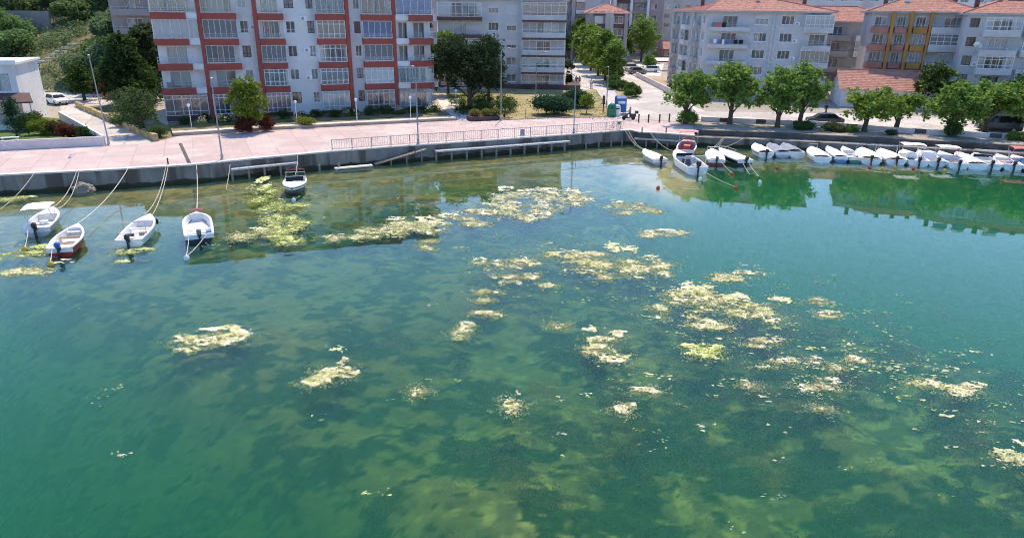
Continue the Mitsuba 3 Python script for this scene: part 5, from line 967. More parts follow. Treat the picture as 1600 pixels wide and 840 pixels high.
def platform(label, pts, w, z, post_step, pm='wood_grey'):
    k = thing('swim_platform', label, 'platform'); put(child(k, 'deck'), strip(pts, -w, -.12, z - 1.6 - .16, z - 1.6), 'grey_wall')
    for q, u in along_line(pts, post_step, -w + .15): mb = MB(); mb.tube([(q[0], q[1], -1.4), (q[0], q[1], z - .16)], .11, 8); put(child(k, 'post'), mb, pm)
platform('low grey concrete ledge on posts below the left promenade', [(-26.6, 63.2), (-24.6, 64.6), (-21.4, 66.6)], .8, .95, 1.5)
platform('long pale concrete ledge on posts below the railing', [(-8.6, 73.4), (-3, 76), (6.2, 80.5)], .95, .98, 1.75)
platform('short dark plank landing on posts at the quay corner', [(14.9, 83.3), (15.4, 82.95), (18.2, 82.3), (20.6, 81.2)], .5, .9, 1.3)
k = thing('boarding_ramp', 'sloping wooden ramp going down the quay wall below the railing', 'ramp'); mb = MB(); a, b = np.array((-9.6, 72.9)), np.array((-14.6, 70.4)); u = (b - a) / np.linalg.norm(b - a); n = np.array([-u[1], u[0]]) * -1
n = np.array([.45, -.89]); q = [a + n * .15, b + n * .15, b + n * .95, a + n * .95]; zz = (1.25, .12, .12, 1.25); mb.hexa([(*p, z - .1) for p, z in zip(q, zz)] + [(*p, z) for p, z in zip(q, zz)]); put(child(k, 'deck'), mb, 'wood_grey')
for t in (.1, .4, .7): p = a + (b - a) * t + n * .85; mb = MB(); mb.tube([(*p, -1.4), (*p, 1.2 - 1.1 * t)], .08, 7); put(child(k, 'post'), mb, 'wood_grey')
for i, t in enumerate(np.linspace(.03, .97, 16)): q_ = a + (b - a) * t; pa, pb_ = q_ + n * .17, q_ + n * .93; z = 1.25 - 1.13 * t; mb = MB(); mb.tube([(*pa, z + .02), (*pb_, z + .02)], .03, 4); put(child(k, 'slat'), mb, 'wood')
mb = MB(); mb.box(-1.9, 1.9, -.35, .35, .06, .18); put(thing('floating_plank', 'pale waterlogged platform floating at the foot of the quay wall', 'platform'), mb, 'path_concrete', M=M4(-16.1, 68.1, 0, rad(28)))
PILE = ('leftmost wooden pile under the right end of the railing', 'second wooden pile under the right end of the railing', 'third wooden pile under the right end of the railing', 'rightmost wooden pile under the right end of the railing', 'left wooden pile by the small decked boat', 'right wooden pile by the small decked boat')
for i, (x, y) in enumerate(((8.6, 81.0), (10.2, 81.8), (11.8, 82.6), (13.2, 83.3), (-19.2, 66.8), (-17.5, 67.7))): mb = MB(); mb.tube([(x, y, -1.2), (x, y, .55)], .10, 8); put(thing('wooden_pile', PILE[i], 'pile', 'old wooden piles along the quay wall'), mb, 'wood_grey')
m = trimesh.creation.icosphere(3); v = m.vertices * (1 + .9 * (meshkit.fbm(m.vertices * 2.2 + 4, 4)[:, None] - .5)); put(thing('boulder', 'mossy brown boulder at the foot of the left quay wall', 'boulder'), (v * (.95, .7, .62) + (-37.0, 57.4, .1), m.faces), 'rock')
def lamp(label, x, y, h, arm, ang, name='street_lamp', group='tall street lamps', double=False, lean=0.0):
    k = thing(name, label, 'street lamp', group); z = float(gz(x, y)); mb = MB(); mb.tube([(x, y, z - .1), (x, y, z + .9), (x + lean, y, z + h)], [.10, .075, .045], 8); put(child(k, 'pole'), mb, 'grey_metal')
    mb = MB(); mb.lathe([(.2, 0), (.2, .06), (.13, .1), (.13, .5), (.09, .55)], (x, y, z), 10); put(child(k, 'base'), mb, 'grey_metal')
    for s in ((1, -1) if double else (1,)):
        dx, dy = s * math.cos(ang), s * math.sin(ang); e = (x + lean + arm * dx, y + arm * dy, z + h + .35); mb = MB(); mb.tube([(x + lean, y, z + h - .1), (x + lean + arm * .4 * dx, y + arm * .4 * dy, z + h + .28), e], [.045, .04, .035], 6); put(child(k, 'arm'), mb, 'grey_metal')
        mb = MB(); v = trimesh.creation.icosphere(2); V = v.vertices * (.38, .14, .08); c, s_ = dx, dy; V = V @ np.array([[c, s_, 0], [-s_, c, 0], [0, 0, 1]]); mb.add(V + np.array(e) + (.3 * dx, .3 * dy, 0), v.faces); put(child(k, 'head'), mb, 'frame_grey', True)
lamp('leaning grey street lamp at the end of the villa front wall', -41.7, 70.2, 8.6, 1.2, rad(-60), lean=-.25)
lamp('tall lamp on the quay edge left of the bright yellow green tree', -27.4, 63.7, 7.0, .5, rad(110))
lamp('tall lamp on the quay edge behind the railing in front of the red-banded block', -10.2, 73.1, 7.6, .6, rad(120))
lamp('tall lamp on the quay edge in front of the big juniper', 7.1, 81.4, 6.4, .7, rad(150))
lamp('tall lamp at the corner of the brick hedge box', -1.7, 91.0, 8.8, 1.4, rad(-55))
lamp('lamp standing on the dry lawn before the white block', 3.4, 110, 7.0, 1.3, rad(20))
lamp('lamp at the street side by the walking couple', 11.3, 141, 7.5, 1.0, rad(0))
lamp('thin lamp at the corner of the dry lawn by the bins', 14.2, 107, 5.2, .6, rad(90))
k = thing('drain_slot', 'dark strip crossing the promenade by the left quay lamp', 'paving_strip')
mb = strip([(-35.1, 71.8), (-29.6, 61.7)], -.16, .16, -.02, .009); put(k, mb, 'dark_stone')  # narrow dark strip lying almost flush across the paving
for i, (x, y, lab) in enumerate(((-37.0, 79.0, 'globe lamp, leftmost in the garden of the red-banded block'), (-31.9, 80.6, 'globe lamp behind the bright yellow green tree'), (-26.2, 83.4, 'globe lamp by the yellow green bush'), (-19.6, 86.4, 'globe lamp in the middle of the garden path'), (-13.3, 89.3, 'globe lamp right of the middle one on the garden path'), (-8.2, 98.6, 'globe lamp under the pine'))):
    k = thing('globe_lamp', lab, 'garden lamp', 'globe lamps in the garden'); z = 1.92; mb = MB(); mb.tube([(x, y, z - .1), (x, y, z + 2.5)], .045, 7); put(child(k, 'pole'), mb, 'frame_white'); mb = MB(); mb.ball((x, y, z + 2.66), .19); put(child(k, 'globe'), mb, 'boat_white', True)
for i, (x, y) in enumerate(((16.4, 90.9), (17.7, 91.0), (19.2, 91.2), (20.6, 91.8))): mb = MB(); mb.lathe([(.10, 0), (.10, .85), (.12, .87), (.12, .97), (.05, 1.05), (0, 1.05)], (x, y, 1.6), 10); put(thing('bollard', ('leftmost', 'second from left', 'third from left', 'rightmost')[i] + ' dark bollard in the row across the street end', 'bollard', 'bollards across the street end'), mb, 'dark_metal')
for i, (x, y, lab) in enumerate(((15.4, 82.6, 'thin mooring post at the quay corner nearest the lone skiff'), (18.3, 82.6, 'thin mooring post at the quay corner by the red canopy boat'), (-31.3, 61.2, 'short mooring post on the left quay edge'))): mb = MB(); mb.tube([(x, y, 1.5), (x, y, 2.2)], .07, 8); put(thing('mooring_post', lab, 'mooring post'), mb, 'dark_metal')
def igloo(label, x, y, m, h=1.75, w=1.25, top='bin_green', group=None):
    k = thing('recycling_container', label, 'recycling container', group); z = float(gz(x, y)); mb = MB(); mb.lathe([(w * .46, 0), (w * .5, .1), (w * .5, h * .6), (w * .42, h * .86), (w * .2, h), (0, h)], (x, y, z), 16); put(child(k, 'body'), mb, m, True)
    mb = MB(); mb.box(x - .2, x + .2, y - w * .52, y - w * .40, z + h * .62, z + h * .74); put(child(k, 'slot'), mb, 'engine_black'); mb = MB(); mb.tube([(x - .15, y, z + h), (x - .15, y, z + h + .15), (x + .15, y, z + h + .15), (x + .15, y, z + h)], .03, 5); put(child(k, 'lifting_loop'), mb, 'grey_metal')
igloo('green bell shaped recycling container at the street corner', 13.5, 96.0, 'bin_green'); igloo('white recycling bell wedged between the green and blue containers', 14.35, 96.5, 'boat_white', 1.5, 1.0)
k = thing('clothing_container', 'tall blue box container behind the green recycling bell', 'recycling container'); mb = MB(); mb.box(-.7, .7, -.6, .6, .3, 2.2); mb.hexa([(-.74, -.64, 2.2), (.74, -.64, 2.2), (.74, .64, 2.2), (-.74, .64, 2.2), (-.6, -.2, 2.5), (.6, -.2, 2.5), (.6, .5, 2.5), (-.6, .5, 2.5)]); MX = M4(15.0, 98.2, 1.66, rad(8)); put(child(k, 'body'), mb, 'bin_blue', M=MX)
mb = MB(); mb.box(-.5, .5, -.63, -.605, 1.5, 1.85); put(child(k, 'hatch'), mb, 'boat_white', M=MX); mb = MB(); [mb.box(sx - .06, sx + .06, sy - .06, sy + .06, 0, .3) for sx in (-.6, .6) for sy in (-.5, .5)]; tag(put(child(k, 'feet'), mb, 'dark_metal', M=MX), kind='stuff')
mb = MB(); mb.box(-.06, .06, -.06, .06, 0, 2.3); mb.box(-.2, .2, -.09, -.065, 1.0, 2.2); put(thing('sign_post', 'slim dark sign post left of the recycling containers', 'sign post'), mb, 'dark_metal', M=M4(12.9, 100.5, 1.7, .1))
# ---------------------------------------------------------------- cars
def wheel(k, M, x, y, r=.31, w=.2):
    q = child(k, 'wheel'); mb = MB(); mb.tube([(x, y - w / 2, r), (x, y + w / 2, r)], r, 16); put(q, mb, 'black_rubber', M=M)
    mb = MB(); s = 1 if y > 0 else -1; mb.tube([(x, y + s * (w / 2 - .01), r), (x, y + s * (w / 2 + .012), r)], r * .62, 12); put(child(q, 'rim'), mb, 'grey_metal', M=M)
def car(label, x, y, ang, L, Wd, H, paint, style='sedan', group=None, z=None, cat='car'):
    z = float(gz(x, y)) + .012 if z is None else z; k = thing('parked_car', label, cat, group); M = M4(x, y, z, ang); h = L / 2; wb = .52
    bl = H * wb + .1
    if style == 'van': st = [(-h, .82, .34, bl, bl + .02), (-h + .12, .94, .24, bl, H * .97), (-h + .5, 1, .2, bl, H), (h * .30, 1, .2, bl, H), (h * .56, 1, .2, bl * .98, bl + .12), (h * .8, .97, .22, bl * .92, bl * .95), (h * .97, .88, .28, bl * .78, bl * .82), (h, .8, .34, bl * .6, bl * .62)]
    else: st = [(-h, .80, .36, bl * .82, bl * .86), (-h + .12, .92, .28, bl, bl + .02), (-h + .55, .98, .22, bl, bl + (.05 if style == 'sedan' else H - bl - .12)), (-h + 1.25 if style == 'sedan' else -h + .8, 1, .2, bl, H * .98), (-.1, 1, .2, bl, H), (h * .28, 1, .2, bl, H * .95), (h * .58, 1, .2, bl * .97, bl + .03), (h * .85, .95, .22, bl * .88, bl * .92), (h * .98, .85, .3, bl * .7, bl * .74), (h, .78, .36, bl * .55, bl * .57)]
    V = []
    for xx, w, zb, zt, zr in st:
        a = Wd / 2 * w; rt = a * (.78 if zr > zt + .25 else .93); V += [(xx, -a * .9, zb), (xx, -a, (zb + zt) / 2), (xx, -a * .97, zt), (xx, -rt, zr), (xx, 0, zr + .025), (xx, rt, zr), (xx, a * .97, zt), (xx, a, (zb + zt) / 2), (xx, a * .9, zb)]
    n = len(st); f = [[i * 9 + j, i * 9 + (j + 1) % 9, (i + 1) * 9 + (j + 1) % 9, (i + 1) * 9 + j] for i in range(n - 1) for j in range(9)]
    mb = MB(); mb.add(V, f); mb.add(V[:9], [[0, 1, 7, 8], [1, 2, 6, 7], [2, 3, 5, 6], [3, 4, 5, 5]]); mb.add(V[-9:], [[8, 7, 1, 0], [7, 6, 2, 1], [6, 5, 3, 2], [5, 5, 4, 3]]); put(child(k, 'body'), mb, paint, M=M)
    for s in (-1, 1):     # side glass follows the cabin's slope, a little proud
        ia, ib = [i for i in range(n) if st[i][4] > st[i][3] + .3][0], [i for i in range(n) if st[i][4] > st[i][3] + .3][-1]; lo, hi = [], []
        for i in range(ia, ib + 1):
            xx, w, zb, zt, zr = st[i]; a = Wd / 2 * w; lo.append((xx, s * (a * .97 - .02 * (a * .2)) + s * .012, zt + .04)); hi.append((xx, s * (a * .78 + .045) + s * .012, zr - .09))
        lo = [(lo[0][0] - (.25 if style == 'sedan' else .0), *lo[0][1:])] + lo + [(lo[-1][0] + .42, *lo[-1][1:])]; hi = [(hi[0][0], *hi[0][1:])] + hi + [(hi[-1][0] + .06, *hi[-1][1:])]; m = len(lo); mb = MB(); mb.add(lo + hi, [[i, i + 1, m + i + 1, m + i] for i in range(m - 1)]); put(child(k, 'side_window'), mb, 'car_glass', M=M)
    i1 = [i for i in range(n) if st[i][4] > st[i][3] + .3][-1]; A, Bq = st[i1], st[i1 + 1]; P0 = lambda q, t, w: (A[0] + (Bq[0] - A[0]) * t + .015, w * (Wd / 2) * (.70 + .20 * t), A[4] + (Bq[4] - A[4]) * t + .035)
    mb = MB(); mb.add([P0(0, .12, -1), P0(0, .12, 1), P0(0, .92, 1), P0(0, .92, -1)], [[0, 1, 2, 3]]); put(child(k, 'windscreen'), mb, 'car_glass', M=M)
    i0 = [i for i in range(n) if st[i][4] > st[i][3] + .3][0]; A2, B2 = st[i0], st[i0 - 1]; P1 = lambda t, w: (A2[0] + (B2[0] - A2[0]) * t - .015, w * (Wd / 2) * (.68 + .18 * t), A2[4] + (B2[4] - A2[4]) * t + .03)
    mb = MB(); mb.add([P1(.12, -1), P1(.12, 1), P1(.85, 1), P1(.85, -1)], [[0, 1, 2, 3]]); put(child(k, 'rear_window'), mb, 'car_glass', M=M)
    for s in (-1, 1):
        for xx in (-h * .58, h * .62): wheel(k, M, xx, s * (Wd / 2 - .09))
        mb = MB(); mb.box(h - .18, h - .02, s * Wd * .30 - .17, s * Wd * .30 + .17, bl * .62, bl * .76); put(child(k, 'headlight'), mb, 'head_glass', M=M)
        mb = MB(); mb.box(-h - .01, -h + .1, s * Wd * .36 - .1, s * Wd * .36 + .1, bl * .68, bl * .86); put(child(k, 'tail_light'), mb, 'tail_red', M=M)
        mb = MB(); mb.box(h * .36, h * .42, s * (Wd / 2 + .02) - .08, s * (Wd / 2 + .02) + .08, bl + .02, bl + .16); put(child(k, 'mirror'), mb, paint, M=M)
    mb = MB(); mb.box(h - .05, h + .012, -Wd * .32, Wd * .32, .3, .46); put(child(k, 'grille'), mb, 'engine_black', M=M); mb = MB(); mb.box(h + .012, h + .022, -.26, .26, .34, .45); put(child(k, 'number_plate'), mb, 'boat_white', M=M)
car('white hatchback parked on the side road by the slope', -66.3, 101.0, rad(-38), 4.2, 1.75, 1.48, 'car_white', 'hatch')
car('red and white vehicle behind the dark rounded tree on the side road', -61.2, 107.0, rad(-20), 4.4, 1.78, 1.5, 'car_red', 'sedan'); car('white car half hidden behind the red one', -58.4, 106.8, rad(-25), 4.3, 1.75, 1.5, 'car_white', 'hatch')
car('white van tucked between the conifers and the red-banded block', -50.2, 104.5, rad(-80), 4.6, 1.85, 1.9, 'car_white', 'van')
car('dark blue sedan on the shore road behind the trees', 40.9, 91.2, rad(172), 4.6, 1.8, 1.42, 'car_dark', 'sedan'); car('dark van parked on the shore road at right', 61.0, 87.0, rad(164), 4.9, 1.95, 2.0, 'car_dark', 'van', cat='van')
PG = 'cars parked on the lot up the street'
car('brownish grey sedan nearest in the street car park', 26.6, 154.0, rad(8), 4.5, 1.8, 1.45, 'car_grey', 'sedan', PG); car('white estate car behind the brownish sedan', 26.4, 161.5, rad(15), 4.6, 1.8, 1.6, 'car_white', 'van', PG); car('white hatchback right of the brownish sedan', 30.4, 158.5, rad(165), 4.2, 1.75, 1.48, 'car_white', 'hatch', PG); car('dark car at the back left of the street car park', 25.6, 167.5, rad(10), 4.3, 1.75, 1.45, 'car_dark', 'hatch', PG)
k = thing('market_tent', 'white and green topped stall tent behind the parked cars', 'tent'); MT = M4(33.5, 163, 3.0, .1); mb = MB(); mb.hexa([(-2.2, -1.6, 2.1), (2.2, -1.6, 2.1), (2.2, 1.6, 2.1), (-2.2, 1.6, 2.1), (-1.9, -.1, 2.7), (1.9, -.1, 2.7), (1.9, .1, 2.7), (-1.9, .1, 2.7)]); put(child(k, 'roof'), mb, 'canvas_white', M=MT); mb = MB(); mb.box(-2.2, 2.2, -1.62, -1.6, 1.8, 2.1); put(child(k, 'valance'), mb, 'bin_green', M=MT)
for sx in (-2.1, 2.1):
    for sy in (-1.5, 1.5): mb = MB(); mb.tube([(sx, sy, -.1), (sx, sy, 2.1)], .04, 5); put(child(k, 'leg'), mb, 'frame_white', M=MT)
k = thing('flag_board', 'dark red square board on a pole beside the side road', 'sign'); mb = MB(); mb.box(-.95, .95, -.04, .04, 2.0, 3.1); put(child(k, 'board'), mb, 'sign_red', M=M4(-61.4, 103.4, 1.8, rad(10))); mb = MB(); mb.tube([(0, .07, -.1), (0, .07, 3.2)], .05, 6); put(child(k, 'pole'), mb, 'grey_metal', M=M4(-61.4, 103.4, 1.8, rad(10)))
# ---------------------------------------------------------------- two wheels
def ring(mb, c, r, w, axis_y=True, n=20): a = np.linspace(0, 2 * np.pi, n + 1); mb.tube([(c[0] + r * math.cos(t), c[1], c[2] + r * math.sin(t)) for t in a], w, 5, cap=False)
k = thing('bicycle', 'bicycle leaning on the end of the promenade railing', 'bicycle'); MBk = M4(12.3, 83.9, 1.6, rad(26))
for x in (-.52, .52): mb = MB(); ring(mb, (x, 0, .34), .33, .022); [mb.tube([(x, 0, .34), (x + .32 * math.cos(t), 0, .34 + .32 * math.sin(t))], .006, 3) for t in np.linspace(0, 2 * np.pi, 10)[:-1]]; put(child(k, 'wheel'), mb, 'black_rubber', M=MBk)
mb = MB(); [mb.tube(p, .02, 5) for p in ([(-.52, 0, .34), (-.15, 0, .3), (.36, 0, .78), (-.24, 0, .76), (-.15, 0, .3)], [(-.52, 0, .34), (-.24, 0, .76)], [(.52, 0, .34), (.36, 0, .9)])]; put(child(k, 'frame'), mb, 'motor_blue', M=MBk)
mb = MB(); mb.tube([(.34, -.28, .98), (.38, 0, .92), (.34, .28, .98)], .018, 5); put(child(k, 'handlebar'), mb, 'dark_metal', M=MBk); mb = MB(); mb.box(-.38, -.1, -.07, .07, .84, .9); put(child(k, 'saddle'), mb, 'black_rubber', M=MBk); mb = MB(); mb.box(.44, .72, -.16, .16, .75, .98); put(child(k, 'basket'), mb, 'bin_green', M=MBk)
k = thing('motor_scooter', 'dark scooter ridden onto the promenade by the bollards', 'scooter'); MS = M4(15.4, 93.0, 1.605, rad(186))
for x in (-.62, .64): mb = MB(); mb.tube([(x, -.06, .27), (x, .06, .27)], .27, 16); put(child(k, 'wheel'), mb, 'black_rubber', M=MS)
mb = MB(); mb.hexa([(-.95, -.16, .42), (-.15, -.2, .26), (-.15, .2, .26), (-.95, .16, .42), (-.98, -.15, .72), (-.1, -.17, .68), (-.1, .17, .68), (-.98, .15, .72)]); mb.box(-.15, .38, -.2, .2, .24, .32); mb.hexa([(.34, -.22, .26), (.46, -.2, .26), (.46, .2, .26), (.34, .22, .26), (.5, -.16, .98), (.6, -.12, .98), (.6, .12, .98), (.5, .16, .98)]); put(child(k, 'body'), mb, 'engine_black', M=MS)
mb = MB(); mb.box(-.9, -.12, -.14, .14, .725, .80); put(child(k, 'saddle'), mb, 'black_rubber', M=MS); mb = MB(); mb.tube([(.48, -.34, 1.06), (.56, 0, 1.0), (.48, .34, 1.06)], .02, 5); put(child(k, 'handlebar'), mb, 'dark_metal', M=MS); mb = MB(); mb.box(-1.25, -.85, -.2, .2, .82, 1.16); put(child(k, 'top_box'), mb, 'engine_black', M=MS); mb = MB(); mb.tube([(.64, 0, .27), (.52, 0, .9)], .03, 5); mb.tube([(.6, 0, .86), (.68, 0, .86)], .07, 8); put(child(k, 'fork'), mb, 'grey_metal', M=MS)
# ---------------------------------------------------------------- people: one continuous body each, clothes as children
def body_mesh(J, bones):
    man = None
    for a, b in bones:
        def ball(q): p, r = J[q]; return m3.Manifold.sphere(r, 14).translate(list(map(float, p)))
        h = (ball(a) + ball(b)).hull(); man = h if man is None else man + h
    man = man.refine_to_length(.05); m = man.to_mesh(); t = trimesh.Trimesh(np.asarray(m.vert_properties)[:, :3], np.asarray(m.tri_verts), process=True); trimesh.smoothing.filter_taubin(t, iterations=6); return t
def person(label, x, y, ang, pose='walk', top='cloth_black', legs='cloth_blue', h=1.72, hairm='hair', z=None, group=None):
    k = thing('person', label, 'person', group); s = h / 1.72; z = float(gz(x, y)) + .015 if z is None else z; M = M4(x, y, z, ang) @ np.diag([s, s, s, 1.0]); J = {}
    J['hd'] = ((.03, 0, 1.60), .095); J['hd2'] = ((.02, 0, 1.53), .08); J['nk'] = ((0, 0, 1.43), .055); J['ch'] = ((0, 0, 1.28), .125); J['ab'] = ((0, 0, 1.06), .115); J['pv'] = ((0, 0, .93), .13)
    sit = pose == 'sit'; st = .26 if pose == 'walk' else .04
    for sd, n in ((1, 'l'), (-1, 'r')):
        J['sh' + n] = ((0, .18 * sd, 1.38), .058)
        if sit: J['el' + n] = ((.14, .24 * sd, 1.16), .044); J['wr' + n] = ((.42, .27 * sd, 1.12), .034); J['ha' + n] = ((.50, .27 * sd, 1.10), .038)
        else: J['el' + n] = ((-.10 * sd * (st > .1), .25 * sd, 1.10), .044); J['wr' + n] = ((.04 - .12 * sd * (st > .1), .25 * sd, .86), .034); J['ha' + n] = ((.07 - .12 * sd * (st > .1), .24 * sd, .78), .038)
        J['hp' + n] = ((0, .09 * sd, .90), .095)
        if sit: J['kn' + n] = ((.42, .16 * sd, .80), .062); J['an' + n] = ((.36, .16 * sd, .40), .045); J['to' + n] = ((.52, .16 * sd, .36), .04)
        else: J['kn' + n] = ((.5 * st * sd + .04, .10 * sd, .49), .062); J['an' + n] = ((st * sd - .02, .10 * sd, .085), .045); J['to' + n] = ((st * sd + .14, .11 * sd, .045), .038)
    bones = [('hd', 'hd2'), ('hd2', 'nk'), ('nk', 'ch'), ('ch', 'ab'), ('ab', 'pv')] + [q for n in 'lr' for q in (('nk', 'sh' + n), ('ch', 'sh' + n), ('sh' + n, 'el' + n), ('el' + n, 'wr' + n), ('wr' + n, 'ha' + n), ('pv', 'hp' + n), ('hp' + n, 'kn' + n), ('kn' + n, 'an' + n), ('an' + n, 'to' + n))]
    if sit: M = M @ M4(0, 0, -.03)
    put(child(k, 'body'), body_mesh(J, bones), 'skin', True, M=M)
    def grown(names, g): return {q: (J[q][0], J[q][1] + g) for q in names}
    tn = ['ch', 'ab', 'pv'] + ['sh' + n for n in 'lr'] + ['el' + n for n in 'lr']; JJ = J; Jt = grown(tn, .022); J2 = {**J, **Jt}; put(child(k, 'shirt'), body_mesh(J2, [('ch', 'ab'), ('ab', 'pv'), ('ch', 'shl'), ('ch', 'shr'), ('shl', 'ell'), ('shr', 'elr')]), top, True, M=M)
    J3 = {**J, **grown(['pv', 'hpl', 'hpr', 'knl', 'knr', 'anl', 'anr'], .018)}; put(child(k, 'trousers'), body_mesh(J3, [('pv', 'hpl'), ('pv', 'hpr'), ('hpl', 'knl'), ('hpr', 'knr'), ('knl', 'anl'), ('knr', 'anr')]), legs, True, M=M)
    J4 = {'a': ((-.01, 0, 1.645), .095), 'b': ((-.035, 0, 1.56), .085)}; put(child(k, 'hair'), body_mesh(J4, [('a', 'b')]), hairm, True, M=M)
    for n in 'lr':
        q = J['to' + n][0]; a = J['an' + n][0]; mb = MB(); mb.box(a[0] - .06, q[0] + .06, q[1] - .05, q[1] + .05, q[2] - .04, q[2] + .045); put(child(k, 'shoe'), mb, 'engine_black', M=M)
person('person in black walking up the street, left one of a close pair', 11.6, 131.8, rad(95), top='cloth_black', legs='cloth_black'); person('person in dark clothes walking close at the right side of the pair', 12.2, 132.1, rad(95), top='cloth_grey', legs='cloth_black', h=1.66)
person('person in white walking alone on the street', 13.9, 127.0, rad(-85), top='cloth_white', legs='cloth_grey'); person('person in dark clothes on the far side of the shore road', 44.5, 99.3, rad(10), top='cloth_black', legs='cloth_blue')
person('person in grey sitting on the dark scooter', 15.55, 93.02, rad(186), pose='sit', top='cloth_grey', legs='cloth_blue', z=1.585)
for i, (x, y, lab) in enumerate(((1.6, 93.6, 'left thin wooden stake at the front of the dry lawn'), (3.3, 94.3, 'right thin wooden stake at the front of the dry lawn'))): mb = MB(); mb.tube([(x, y, 1.55), (x, y, 2.7)], .045, 5); put(thing('stake', lab, 'stake'), mb, 'fence_wood')
k = thing('garden_fence', 'slanting dark wooden fence between pine garden and dry lawn', 'fence')
for i, t in enumerate(np.linspace(0, 1, 8)): x, y = -2.3 - .3 * t, 92.5 + 9 * t; mb = MB(); mb.box(x - .05, x + .05, y - .05, y + .05, 1.5, 2.6 + .02 * 0); put(child(k, 'post'), mb, 'fence_wood')
for zz in (.35, .85): put(child(k, 'rail'), strip([(-2.3, 92.5), (-2.6, 101.5)], -.03, .03, zz, zz + .1), 'fence_wood')
k = thing('garden_bench', 'white bench on the villa lawn', 'bench'); mb = MB(); mb.box(-.8, .8, -.25, .25, .38, .46); put(child(k, 'seat'), mb, 'white_paint', M=M4(-52.8, 71.6, 1.61, rad(22)))
for sx in (-.65, .65): mb = MB(); mb.box(sx - .06, sx + .06, -.22, .22, 0, .38); put(child(k, 'leg'), mb, 'white_paint', M=M4(-52.8, 71.6, 1.61, rad(22)))

